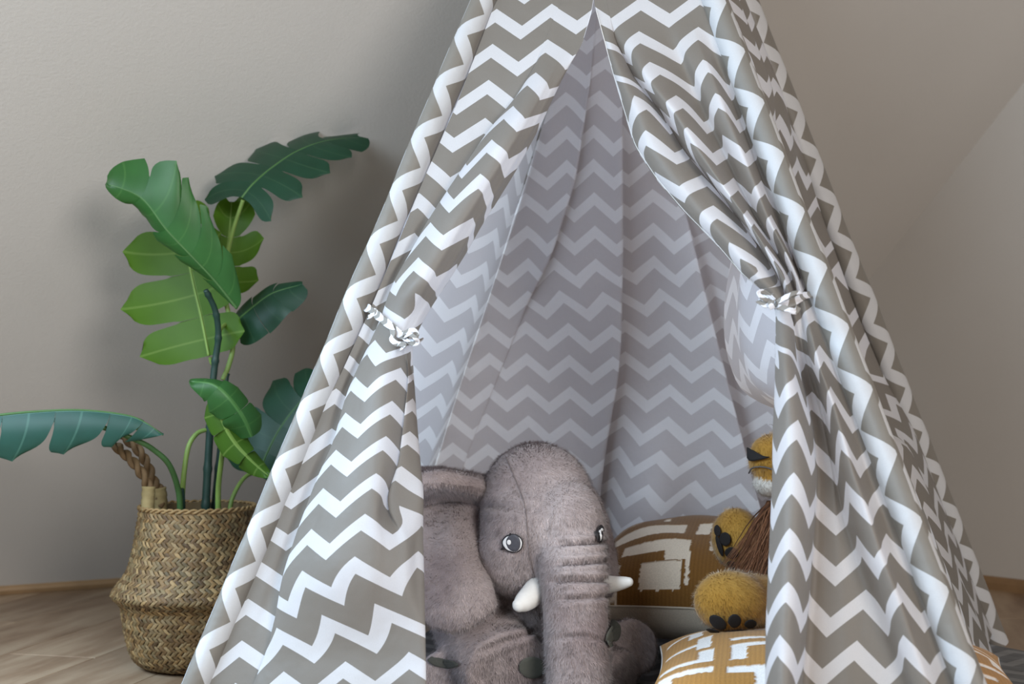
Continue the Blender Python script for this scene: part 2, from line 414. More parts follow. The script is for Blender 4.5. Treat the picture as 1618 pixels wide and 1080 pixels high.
# --- ruled panels between poles
def pole_pt(b, t, h): return b + (t-b)*h
TOPH = 0.86
def panel(name, b0, t0, b1, t1, prof, nu=60, nv=90, flip=False, u_off=0.0, hem_h=0.0, wob=0.004, seed=1, ease=1.0):
    """prof(w,h) -> inward displacement in metres, and sideways shift in metres"""
    c0 = (FLb+FRb+RRb+RLb)/4
    nrm = (b1-b0).cross(t0-b0).normalized()
    if (c0-b0).dot(nrm) < 0: nrm = -nrm             # inward
    ax = (b1-b0).normalized()
    ay = nrm.cross(ax); ay = ay if ay.z > 0 else -ay
    S = np.zeros((nv, nu, 3))
    for i in range(nv):
        h = hem_h+(TOPH-hem_h)*i/(nv-1)
        for j in range(nu):
            w = j/(nu-1)
            p = pole_pt(b0, t0, h).lerp(pole_pt(b1, t1, h), w)
            d, sx = prof(w, h)
            p = p + nrm*d + ax*sx
            S[i, j] = p
    d = np.linalg.norm(np.diff(S, axis=1), axis=2); arc = np.concatenate([np.zeros((nv, 1)), np.cumsum(d, axis=1)], axis=1)
    rel = S-np.array(b0); u = ((rel[:, 0] @ np.array(ax))[:, None]+arc)*ease+u_off
    v = rel @ np.array(ay)
    v = np.repeat(v[:, :1], nu, axis=1)*0.5+v*0.5
    for i in range(nv):
        for j in range(nu):
            S[i, j] += np.array(nrm)*wob*noise.noise(Vector((u[i, j]*8+seed, v[i, j]*3, seed)))
            S[i, j, 2] = max(S[i, j, 2], 0.004)
    return mesh(name, S.reshape(-1, 3), gridfaces(nv, nu, flip=flip), M_CLOTH, tent, uv=np.stack([u, v], -1).reshape(-1, 2))
def bellc(x, c, w): return math.exp(-((x-c)/w)**2)
# right side: sags well inwards
def prof_right(w, h):
    env = math.sin(math.pi*min(max(w, 0), 1))**0.8
    hh = max(0, min(1, (0.62-h)/0.25)); hh = hh*hh*(3-2*hh)
    lw = max(0, min(1, (0.36-h)/0.12)); lw = lw*lw*(3-2*lw)
    sag = 0.215*env*hh*(1-0.92*lw)
    fold = 0.012*math.sin(w*22+h*9)*env
    return sag+fold, 0
panel('side_panel', FRb, FRt, RRb, RRt, prof_right, 70, 90, False, 0.01, 0.022, 0.006, 5)
def prof_left(w, h):
    env = math.sin(math.pi*w)
    return 0.055*env*(1-h)+0.010*math.sin(w*9+h*3)*env*(1-h), 0
panel('side_panel', FLb, FLt, RLb, RLt, prof_left, 50, 70, True, 0.03, 0.01, 0.004, 6, 0.36)
# back panel: hanging folds, traced on its own plane
bn = (RRb-RLb).cross(RLt-RLb).normalized()
if bn.y > 0: bn = -bn
bs = (RRb-RLb).normalized(); bt = bs.cross(bn); bt = bt if bt.z > 0 else -bt
ys_keep = ys
ys = np.linspace(-330, 1000, 130)
bRL = gi([(-330, 1030), (0, 931), (513, 763), (748, 686), (974, 612), (1000, 603)])
f1 = gi([(-330, 1025), (0, 945), (140, 932), (283, 910), (415, 868), (467, 838), (588, 789), (703, 743), (850, 690), (1000, 650)])
f2 = gi([(-330, 1010), (0, 986), (200, 983), (400, 983), (550, 979), (600, 974), (715, 953), (830, 938), (1000, 925)])
f3 = gi([(-330, 1005), (0, 1010), (200, 1050), (352, 1088), (571, 1140), (685, 1168), (850, 1210), (1000, 1250)])
bRR = gi([(-330, 1051), (0, 1180), (1000, 1571)])
e1 = ramp01(ys, 60, 200)*(1-ramp01(ys, 420, 520)); e2 = ramp01(ys, 120, 260); e3 = ramp01(ys, 280, 420); lowr = ramp01(ys, 600, 860)
guidesB = [(bRL-16, -0.012+0*ys), (bRL-4, -0.004+0*ys), (0.5*bRL+0.5*f1, 0.004*e2), (f1-1, 0.020*e1+0.006), (f1-7*e1, 0.006*e1+0.004), (f1+3, 0.004+0*ys), (0.6*f1+0.4*f2, 0.02*e2), (0.3*f1+0.7*f2, 0.034*e2+0.03*lowr), (f2-3, 0.046*e2+0.02*lowr), (f2, 0.040*e2), (f2-16*e2, 0.018*e2), (f2+2, 0.002*e2),
           (0.66*f2+0.34*f3, 0.004*e2+0.085*lowr), (0.36*f2+0.64*f3, 0.026*e3+0.01*lowr), (f3-4, 0.046*e3), (f3, 0.034*e3), (f3-8*e3, 0.0*e3), (f3+14, -0.03*e3), (0.6*f3+0.4*bRR, -0.01*e3), (bRR, 0*ys)]
loft_front('back_panel', ys, guidesB, 5, 1, True, 0.0, lambda y: 0*y, (RLb, bn), (bs, bt), mat=M_BACK, parent=tent, wob=0.006, seed=12)
# the loft faces the inside; its printed outside looks away from the camera
bp = bpy.data.objects[[o.name for o in tent.children if o.name.startswith('back_panel')][0]]
bp.data.flip_normals()
ys = ys_keep
# --- poles in their sleeves
def sleeve(b, t, r, uoff, outward, name='pole_sleeve', squash=0.8):
    v, f, uvr = [], [], []
    n = 120; seg = 20
    ax = (t-b).normalized(); L = (t-b).length
    a = (outward-ax*outward.dot(ax)).normalized(); c = ax.cross(a)
    for i in range(n):
        h = i/(n-1)*TOPH
        rr = r*(1+0.10*noise.noise(Vector((h*14, uoff, 1)))) 
        p = b+(t-b)*h + ax*0.01
        for k in range(seg+1):
            th = 2*math.pi*k/seg
            q = p + a*math.cos(th)*rr*1.05 + c*math.sin(th)*rr*squash
            q.z = max(q.z, 0.003)
            v.append(q); uvr.append((h*L, uoff+0.8*(k/seg)*2*math.pi*r))
    f = gridfaces(n, seg+1, flip=False)
    return mesh(name, v, f, M_SLEEVE, tent, uv=uvr)
def pole(b, t):
    v, f = [], []
    ax = (t-b).normalized()
    tube(v, f, [b+ax*0.004+UPZ*0.006, b+(t-b)*0.5, b+(t-b)*0.8, b+(t-b)*0.93], 0.0125, 12)
    mesh('pole', v, f, M_POLE, tent)
cen = (FLb+FRb+RRb+RLb)/4
for b, t, uo in ((FLb, FLt, 0.036), (FRb, FRt, 0.047), (RRb, RRt, 0.050), (RLb, RLt, 0.0)):
    ow = (b-cen).normalized()*(0.030 if b is RLb else 0.0)
    sleeve(b+ow, t+ow, 0.022, uo, (b-cen).normalized()); pole(b+ow, t+ow)
# --- ribbon ties
M_RIB = chevron('ribbon_cotton', (0.22, 0.205, 0.185), (0.66, 0.66, 0.70), (0.3, 0.3, 0.3), (0.6, 0.6, 0.62), 0.1, duty=0.55)
def ribbon(par, pts, width, name='ribbon', twist=0.0, uo=0.0):
    q = crom([HIT(x, y, FLb, fn, o) for x, y, o in pts], 6)
    v, f, uvr = [], [], []; L = 0
    for i in range(len(q)):
        tt = Vector(q[min(i+1, len(q)-1)]-q[max(i-1, 0)]).normalized()
        L += np.linalg.norm(q[i]-q[i-1]) if i else 0
        sd = tt.cross(fn).normalized()
        ang = twist*i/len(q); n2 = tt.cross(sd).normalized()
        s2 = sd*math.cos(ang)+n2*math.sin(ang); m2 = tt.cross(s2)
        w = width*(0.85+0.3*noise.noise(Vector((i*0.35+uo*50, 0, 0))))
        for k, a in enumerate((-1, -0.33, 0.33, 1)):
            v.append(Vector(q[i])+s2*a*w/2+m2*(0.0015*(1-a*a))); uvr.append((a*0.012+uo, L*2.4+uo*1.7))
    o = mesh(name, v, gridfaces(len(q), 4), M_RIB, par, uv=uvr)
    sm = o.modifiers.new('thickness', 'SOLIDIFY'); sm.thickness = 0.0012; sm.offset = 0
    return o
tieL = ribbon(tent, [(578, 485, .004), (590, 492, .018), (601, 502, .036), (618, 515, .050), (632, 528, .056), (648, 534, .054), (660, 534, .044), (664, 538, .02), (655, 540, -.01)], 0.014, 'tie_ribbon', 0.5, 0.0)
tieL['label'] = 'ribbon tying back the flap beside the elephant'
for pts, w, tw, uo in (([(634, 529, .060), (642, 524, .066), (652, 521, .068), (659, 527, .064), (655, 536, .062), (644, 537, .062), (636, 532, .06)], .008, 0.6, .013),
                       ([(638, 531, .062), (648, 528, .070), (657, 534, .072), (660, 541, .066), (652, 543, .064), (642, 538, .060)], .008, -0.7, .027),
                       ([(616, 512, .054), (621, 526, .058), (619, 536, .058), (628, 544, .056)], .010, 0.4, .031),
                       ([(628, 543, .058), (640, 545, .060), (632, 552, .058)], .009, 0.9, .04),
                       ([(592, 488, .022), (588, 497, .022), (581, 501, .016)], .009, 0.3, .05)):
    ribbon(tieL, pts, w, 'bow_loop', tw, uo)
tieR = ribbon(tent, [(1205, 462, .012), (1216, 478, .040), (1232, 482, .054), (1248, 479, .056), (1262, 472, .046), (1274, 466, .022), (1284, 464, .002)], 0.013, 'tie_ribbon', 0.3, 0.02)
tieR['label'] = 'ribbon tying back the flap beside the lion'
for pts, w, tw, uo in (([(1222, 478, .060), (1208, 472, .068), (1199, 464, .070), (1203, 460, .066), (1212, 464, .062), (1224, 474, .060)], .007, 0.8, .01),
                       ([(1226, 478, .062), (1240, 470, .068), (1254, 463, .066), (1266, 461, .060)], .009, -0.5, .02),
                       ([(1222, 482, .062), (1208, 481, .064), (1197, 474, .064)], .009, 0.4, .03),
                       ([(1228, 484, .062), (1244, 488, .066), (1257, 492, .062), (1262, 484, .058)], .009, 0.6, .04),
                       ([(1219, 474, .064), (1218, 481, .068), (1221, 488, .064)], .009, 0.0, .05)):
    ribbon(tieR, pts, w, 'bow_loop', tw, uo)
# ================================================================== fur
def fur_mesh(name, V, T, nrm, n, length, width, comb, colf, mat, parent, seed=1, skin_shade=0.7, stiff=0.45, jit=0.26, keep=None):
    """plush surface: the skin triangles plus n fine tapering hairs in one mesh"""
    rng = np.random.default_rng(seed)
    V = np.asarray(V, float); T = np.asarray(T, int); nrm = np.asarray(nrm, float)
    a, b, c = V[T[:, 0]], V[T[:, 1]], V[T[:, 2]]
    ar = np.linalg.norm(np.cross(b-a, c-a), axis=1)/2
    if keep is not None: ar = ar*keep((a+b+c)/3)
    idx = rng.choice(len(T), n, p=ar/ar.sum())
    r1 = np.sqrt(rng.random(n)); r2 = rng.random(n)
    w0, w1, w2 = 1-r1, r1*(1-r2), r1*r2
    p = a[idx]*w0[:, None]+b[idx]*w1[:, None]+c[idx]*w2[:, None]
    nn = nrm[T[idx, 0]]*w0[:, None]+nrm[T[idx, 1]]*w1[:, None]+nrm[T[idx, 2]]*w2[:, None]
    nn /= np.linalg.norm(nn, axis=1)[:, None]+1e-9
    cd = comb(p, nn); cd = cd-nn*np.sum(cd*nn, axis=1)[:, None]
    cd /= np.linalg.norm(cd, axis=1)[:, None]+1e-9
    # clumping: neighbouring hairs lean alike
    cl = np.array([noise.noise_vector(Vector(q*70)) for q in p])
    d = nn*stiff+cd*(1-stiff)+cl*jit+rng.normal(0, 0.13, (n, 3))
    d /= np.linalg.norm(d, axis=1)[:, None]
    L = length*(0.65+0.6*rng.random(n))
    side = np.cross(d, nn); side /= np.linalg.norm(side, axis=1)[:, None]+1e-9
    tip = p+d*L[:, None]
    hv = np.stack([p-side*width/2-nn*0.001, p+side*width/2-nn*0.001, tip], 1).reshape(-1, 3)
    colp = np.array([colf(q) for q in p]); 
    hc = colp*(0.62+0.76*rng.random(n))[:, None]*(1+0.5*cl[:, :1])
    hc3 = np.stack([hc*0.9, hc*0.9, np.minimum(hc*1.1, 1)], 1).reshape(-1, 3)
    hn = nn+0.7*d+rng.normal(0, 0.25, (n, 3)); hn /= np.linalg.norm(hn, axis=1)[:, None]
    hn3 = np.repeat(hn, 3, axis=0)
    allV = np.concatenate([V, hv]); k0 = len(V)
    allT = np.concatenate([T, np.arange(k0, k0+3*n).reshape(-1, 3)])
    bc = np.array([colf(q) for q in V])*skin_shade  # skin colour darkened: painted shade for depth between the hairs
    me = bpy.data.meshes.new(name)
    me.vertices.add(len(allV)); me.vertices.foreach_set('co', allV.astype(np.float32).ravel())
    me.loops.add(len(allT)*3); me.loops.foreach_set('vertex_index', allT.astype(np.int32).ravel())
    me.polygons.add(len(allT)); me.polygons.foreach_set('loop_start', np.arange(0, len(allT)*3, 3, dtype=np.int32))
    me.update(calc_edges=True)
    at = me.color_attributes.new('Col', 'FLOAT_COLOR', 'POINT')
    cc = np.ones((len(allV), 4), np.float32); cc[:, :3] = np.concatenate([bc, hc3]); at.data.foreach_set('color', cc.ravel())
    me.polygons.foreach_set('use_smooth', [True]*len(allT))
    o = link(name, me, mat, parent)
    me.normals_split_custom_set_from_vertices(np.concatenate([nrm, hn3]).tolist())
    return o
def solidmesh(verts, faces, voxel, smooth=6, fac=0.5):
    """one continuous skin around overlapping volumes"""
    me = bpy.data.meshes.new('tmp'); me.from_pydata([tuple(v) for v in verts], [], faces)
    o = bpy.data.objects.new('tmp', me); COL.objects.link(o)
    r = o.modifiers.new('r', 'REMESH'); r.mode = 'VOXEL'; r.voxel_size = voxel; r.adaptivity = 0
    s_ = o.modifiers.new('s', 'SMOOTH'); s_.iterations = smooth; s_.factor = fac
    dg = bpy.context.evaluated_depsgraph_get(); ev = o.evaluated_get(dg); m2 = ev.to_mesh()
    m2.calc_loop_triangles()
    V = np.zeros(len(m2.vertices)*3); m2.vertices.foreach_get('co', V); V = V.reshape(-1, 3)
    T = np.zeros(len(m2.loop_triangles)*3, dtype=np.int32); m2.loop_triangles.foreach_get('vertices', T); T = T.reshape(-1, 3)
    ev.to_mesh_clear(); bpy.data.objects.remove(o); bpy.data.meshes.remove(me)
    return V, T
def vnormals(V, T):
    n = np.zeros_like(V); fnm = np.cross(V[T[:, 1]]-V[T[:, 0]], V[T[:, 2]]-V[T[:, 0]])
    for k in range(3): np.add.at(n, T[:, k], fnm)
    return n/(np.linalg.norm(n, axis=1)[:, None]+1e-12)
def bvh_of(V, T): return BVHTree.FromPolygons([tuple(v) for v in V], [tuple(int(i) for i in t) for t in T])
def cast(bvh, px, py):
    h = bvh.ray_cast(CAMP, ray(px, py).normalized()); return (h[0], h[1]) if h[0] is not None else (None, None)
def surf_line(name, bvh, pts, mat, parent, r=0.0012, lift=0.001):
    q = crom([(x, y, 0) for x, y in pts], 8); P3 = []
    for a in q:
        h, n = cast(bvh, a[0], a[1])
        if h is not None: P3.append(h+n*lift)
    if len(P3) < 2: return None
    v, f = [], []; tube(v, f, P3, r, 5); return mesh(name, v, f, mat, parent)
def down_comb(extra=(0, 0, 0)):
    e = np.array(extra)
    def c(p, n): return np.tile(np.array([0, 0, -1.0])+e, (len(p), 1))
    return c
# ================================================================== PLUSH ELEPHANT
EY = 2.46
def E(px, py, dY=0): return P(px, py, EY+dY)
pm = PXM(EY)
eleph = empty('plush_elephant', (E(840, 1000, 0.05).x, EY+0.05, 0), 'grey plush elephant with white tusks sitting in the tent opening', 'stuffed toy')
v, f = [], []
def el(px, py, dY, rx, rz, ry): ellipsoid(v, f, E(px, py, dY), (rx*pm, ry, rz*pm), None, 28, 18)
el(848, 797, 0.03, 92, 99, 0.112)          # skull
el(858, 835, 0.00, 101, 92, 0.112)         # face
el(818, 872, -0.012, 64, 72, 0.085)        # near cheek
el(893, 830, -0.03, 62, 75, 0.095)         # bridge
el(925, 880, 0.0, 34, 50, 0.08)            # far cheek
tk = [(880, 800, 0.0, 58), (893, 845, -0.052, 57), (902, 890, -0.092, 53), (907, 930, -0.118, 50), (909, 970, -0.128, 49), (911, 1010, -0.136, 49), (913, 1050, -0.142, 49), (914, 1090, -0.146, 49), (914, 1115, -0.149, 49)]
tkp = crom([tuple(E(a, b, c))+(r*pm,) for a, b, c, r in tk], 6)
tkp[:, 2] = np.maximum(tkp[:, 2], 0.03)
tube(v, f, [Vector(q[:3]) for q in tkp], [q[3] for q in tkp], 24)
el(815, 985, 0.13, 125, 120, 0.15)         # torso
el(840, 925, 0.06, 75, 60, 0.08)           # chin / neck
def limb(pts, seg=22):
    q = crom([tuple(E(a, b, c))+(r*pm,) for a, b, c, r in pts], 6)
    q[:, 2] = np.maximum(q[:, 2], q[:, 3]*0.75+0.012)
    tube(v, f, [Vector(k_[:3]) for k_ in q], [k_[3] for k_ in q], seg)
limb([(730, 965, 0.06, 58), (752, 1000, 0.0, 62), (778, 1035, -0.05, 66), (800, 1075, -0.085, 68), (806, 1110, -0.10, 66)])      # near arm
limb([(790, 1050, 0.10, 55), (745, 1080, 0.02, 46), (706, 1074, -0.03, 42), (698, 1078, -0.05, 41)])      # near hind leg
limb([(880, 1040, 0.10, 60), (950, 1045, 0.05, 48), (990, 1025, 0.02, 46), (1001, 1022, 0.0, 45)])        # far hind leg
limb([(900, 1010, 0.04, 50), (950, 1075, -0.01, 45), (985, 1098, -0.04, 42)])     # far arm
EV, ET = solidmesh(v, f, 0.0052, 16)
EV[:, 2] = np.maximum(EV[:, 2], 0.024)
# creases across the trunk and the arm
En = vnormals(EV, ET)
pcs = np.array([((q[0])/(q[1])) for q in EV])
def px_of(q):
    d = Vector(q)-CAMP; z = d.dot(_fw); return 809+FPX*d.x/z, 540-FPX*d.dot(_up)/z
PX = np.array([px_of(q) for q in EV])
def crease(y_of_x, x0, x1, depth, wid):
    xx = PX[:, 0]; m = (xx > x0) & (xx < x1) & (EV[:, 1] < EY+0.02) & (En[:, 1] < 0.25)
    fade = np.clip((xx-x0)/25, 0, 1)*np.clip((x1-xx)/12+0.4, 0, 1)
    dy = PX[:, 1]-y_of_x(xx)
    g = np.exp(-(dy/wid)**2)*depth - 0.35*depth*(np.exp(-((dy-wid*2.4)/(wid*1.3))**2)+np.exp(-((dy+wid*2.4)/(wid*1.3))**2))
    EV[m] -= En[m]*(g*fade)[m][:, None]
crease(lambda x: 857-(x-910)*0.03, 872, 962, 0.010, 3.2)
crease(lambda x: 888-(x-910)*0.05, 868, 962, 0.011, 3.4)
crease(lambda x: 915-(x-910)*0.02+((x-905)/60)**2*3, 858, 966, 0.012, 3.6)
crease(lambda x: 944-(x-910)*0.06, 872, 966, 0.008, 3.2)
crease(lambda x: 1003+((x-912)/45)**2*9, 862, 966, 0.004, 3.0)
crease(lambda x: 800+(x-800)*0.10, 748, 852, 0.005, 5)
crease(lambda x: 1012-(x-800)*0.36, 745, 850, 0.006, 4)
En = vnormals(EV, ET)
Ebvh = bvh_of(EV, ET)
def ecol(q):
    a = noise.noise(Vector((q[0]*9, q[1]*9, q[2]*9+3))); b_ = noise.noise(Vector((q[0]*26+5, q[1]*26, q[2]*26)))
    k_ = 0.5+0.55*a+0.25*b_; k_ = min(1, max(0, k_))
    return np.array((0.33, 0.265, 0.265))*(1-k_)+np.array((0.62, 0.545, 0.545))*k_
M_EFUR = attr_mat('mauve_grey_plush', 0.85, 0.15, 0.25)
def ecomb(p, n):
    c = np.tile(np.array([0.15, -0.2, -1.0]), (len(p), 1)); return c
fur_mesh('body', EV, ET, En, 120000, 0.0085, 0.0009, ecomb, ecol, M_EFUR, eleph, 2, keep=lambda c: np.where(c[:, 1] > EY+0.16, 0.15, 1.0))
# ears: puffy sheets
def sheet(grid, thick, sub=6):
    g = [crom([tuple(E(*q)) for q in row], sub) for row in grid]
    S = crom(g, sub); n, m = S.shape[:2]
    du = np.gradient(S, axis=0); dv = np.gradient(S, axis=1); nn = np.cross(du, dv)
    nn /= np.linalg.norm(nn, axis=2)[:, :, None]+1e-9
    if nn[n//2, m//2, 1] > 0: nn = -nn
    ii = np.linspace(0, 1, n)[:, None]; jj = np.linspace(0, 1, m)[None, :]
    ed = np.minimum(np.minimum(ii, 1-ii)*n/m, np.minimum(jj+0*ii, 1-jj)); th = thick*np.sqrt(np.clip(ed*7, 0.0, 1))[:, :, None]
    F = S+nn*th/2; B = S-nn*th/2
    V = np.concatenate([F.reshape(-1, 3), B.reshape(-1, 3)])
    fa = gridfaces(n, m); fb = [tuple(reversed([i+n*m for i in q])) for q in fa]
    T = []
    for q in fa+fb: T += [(q[0], q[1], q[2]), (q[0], q[2], q[3])]
    T = np.array(T); N_ = vnormals(V, T)
    # orient outwards
    if N_[(n//2)*m+m//2] @ nn[n//2, m//2] < 0: T = T[:, ::-1]; N_ = -N_
    return V, T, N_
earL = [[(772, 752, .075), (735, 750, .06), (690, 744, .05), (640, 748, .06)],
        [(768, 774, -.005), (728, 763, -.045), (690, 757, -.06), (640, 768, -.05)],
        [(764, 795, .035), (724, 789, .060), (690, 790, .068), (640, 800, .065)],
        [(762, 835, .020), (722, 838, -.005), (685, 848, .005), (630, 860, .02)],
        [(766, 885, -.02), (738, 902, -.075), (690, 908, -.055), (630, 910, -.01)],
        [(776, 925, -.06), (758, 940, -.100), (706, 955, -.095), (650, 960, -.05)],
        [(784, 960, -.085), (766, 976, -.110), (722, 999, -.108), (680, 990, -.08)]]
V_, T_, N_ = sheet(earL, 0.020)
fur_mesh('ear', V_, T_, N_, 34000, 0.0085, 0.0009, ecomb, ecol, M_EFUR, eleph, 3)
EarLb = bvh_of(V_, T_)
earR = [[(900, 745, .10), (925, 762, .10), (938, 780, .11)], [(915, 800, .07), (945, 815, .07), (958, 830, .085)], [(925, 860, .05), (955, 868, .055), (970, 875, .07)],
        [(930, 905, .04), (958, 908, .04), (974, 905, .055)], [(935, 945, .03), (952, 948, .03), (966, 940, .04)]]
V_, T_, N_ = sheet(earR, 0.018)
fur_mesh('ear', V_, T_, N_, 8000, 0.0085, 0.0009, ecomb, ecol, M_EFUR, eleph, 4)
# tusks
M_TUSK = simple('white_felt', (0.80, 0.79, 0.76), 0.9, 0.06, 200)
def tusk(pts):
    q = crom([tuple(E(a, b, c))+(r*pm,) for a, b, c, r in pts], 5); vv, ff = [], []
    pts3 = [Vector(k_[:3]) for k_ in q]; rr = [k_[3] for k_ in q]
    d = (pts3[-1]-pts3[-2]).normalized(); r = rr[-1]
    for a in (0.5, 0.8, 0.97): pts3.append(Vector(q[-1][:3])+d*r*a); rr.append(r*math.sqrt(1-a*a))
    tube(vv, ff, pts3, rr, 16); mesh('tusk', vv, ff, M_TUSK, eleph)
tusk([(858, 920, -0.045, 17), (848, 931, -0.082, 19), (838, 942, -0.105, 18), (827, 951, -0.122, 15), (821, 955, -0.130, 11)])
tusk([(940, 922, -0.04, 17), (955, 923, -0.055, 15), (972, 922, -0.07, 12), (986, 920, -0.08, 9.5), (993, 919, -0.085, 7.5)])
# eyes: embroidered discs lying on the face
M_EYEW = simple('white_embroidery', (0.82, 0.82, 0.82), 0.6, 0.05); M_EYED = simple('slate_embroidery', (0.075, 0.075, 0.088), 0.5, 0.2, 300)
M_EYEK = simple('black_embroidery', (0.02, 0.018, 0.02), 0.6)
def patch(name, bvh, outline, lift, mat, parent, thick=0.001, n=10):
    """flat appliqué on a curved surface, from its outline around (cx,cy)"""
    cx = sum(a for a, b in outline)/len(outline); cy = sum(b for a, b in outline)/len(outline)
    o = crom(outline+[outline[0]], 3)[:-1]; m = len(o); vv = []; rings = (0.0, 0.35, 0.7, 0.93, 1.0)
    for i, r in enumerate(rings):
        for q in o:
            h, nn = cast(bvh, cx+(q[0]-cx)*r, cy+(q[1]-cy)*r)
            if h is None: h, nn = cast(bvh, cx, cy)
            if h is None: return None
            vv.append(h+nn*(lift+(thick if i < 4 else 0)))
    return mesh(name, vv, gridfaces(len(rings), m, wrap=True), mat, parent)
def ell(cx, cy, rx, ry, a=0, n=14):
    return [(cx+rx*math.cos(t)*math.cos(a)-ry*math.sin(t)*math.sin(a), cy+rx*math.cos(t)*math.sin(a)+ry*math.sin(t)*math.cos(a)) for t in [2*math.pi*i/n for i in range(n)]]
LF = 0.0075
eye = patch('eye', Ebvh, ell(812.5, 857, 16.5, 14.5, -0.15), LF, M_EYEK, eleph)
if eye:
    patch('eye_white', Ebvh, ell(813, 857, 14.5, 12.5, -0.15), LF+0.0012, M_EYEW, eye)
    patch('iris', Ebvh, ell(815, 856, 10.8, 12.6), LF+0.0024, M_EYED, eye)
    patch('highlight', Ebvh, ell(809.5, 854.5, 2.8, 3.8), LF+0.0036, M_EYEW, eye)
    patch('lash', Ebvh, [(796, 868), (799, 857), (805, 848), (810, 841), (811, 843), (805, 851), (801, 861), (802, 867), (794, 869)], LF+0.0006, M_EYEK, eye)
eye2 = patch('eye', Ebvh, ell(943, 841, 5, 12, 0.05), LF, M_EYEK, eleph)
if eye2: patch('eye_white', Ebvh, ell(943.5, 842, 2.2, 7, 0.05), LF+0.0012, M_EYEW, eye2)
# toenails
M_NAIL = simple('grey_green_felt', (0.085, 0.088, 0.075), 0.85, 0.15, 150)
for out in (ell(839, 1052, 21, 17, 0.1), ell(704, 1046, 26, 7, 0.15), ell(966, 1002, 12, 20, 0.35)):
    patch('toenail', Ebvh, out, 0.007, M_NAIL, eleph)
# seams
M_ESEAM = simple('grey_seam_thread', (0.20, 0.165, 0.16), 0.9)
for pts in ([(800, 722), (818, 765), (830, 800), (834, 840), (837, 875), (843, 905)], [(752, 800), (752, 835), (757, 870), (768, 895)]):
    surf_line('seam', Ebvh, pts, M_ESEAM, eleph, 0.0009, 0.0015)
0 and surf_line('brow', Ebvh, [(757, 798), (780, 797), (805, 799), (822, 801)], M_DARKSEAM, eleph, 0.0009, 0.003)

# ================================================================== CUSHIONS
M_PILLOW = attr_mat('chenille_and_cotton', 0.9, 0.1, 0.15, 0.22, 420)
def pattern_fn(seed, cells, stroke):
    rng = random.Random(seed); rects = []
    for i in range(cells):
        for j in range(cells):
            x0, y0 = i/cells, j/cells; c = 1/cells; t = stroke*c; kind = rng.choice('LUTIZBCL')
            rot = rng.randrange(4); R_ = []
            if kind in 'LC': R_ = [(0.12, 0.12, 0.9, 0.12+t/c), (0.12, 0.12, 0.12+t/c, 0.9)]
            if kind == 'U': R_ = [(0.1, 0.1, 0.1+t/c, 0.9), (0.1, 0.1, 0.9, 0.1+t/c), (0.75, 0.1, 0.75+t/c, 0.6)]
            if kind == 'T': R_ = [(0.08, 0.6, 0.95, 0.6+t/c), (0.45, 0.1, 0.45+t/c, 0.7)]
            if kind == 'I': R_ = [(0.2, 0.1, 0.28, 0.95), (0.5, 0.05, 0.58, 0.8), (0.75, 0.15, 0.82, 0.95)]
            if kind == 'Z': R_ = [(0.05, 0.15, 0.6, 0.15+t/c), (0.45, 0.15, 0.45+t/c, 0.85), (0.45, 0.75, 0.95, 0.75+t/c)]
            if kind == 'B': R_ = [(0.15, 0.2, 0.85, 0.8)]
            for a, b_, c2, d in R_:
                for _ in range(rot): a, b_, c2, d = 1-d, a, 1-b_, c2
                rects.append((x0+a*c, y0+b_*c, x0+c2*c, y0+d*c))
    return rects
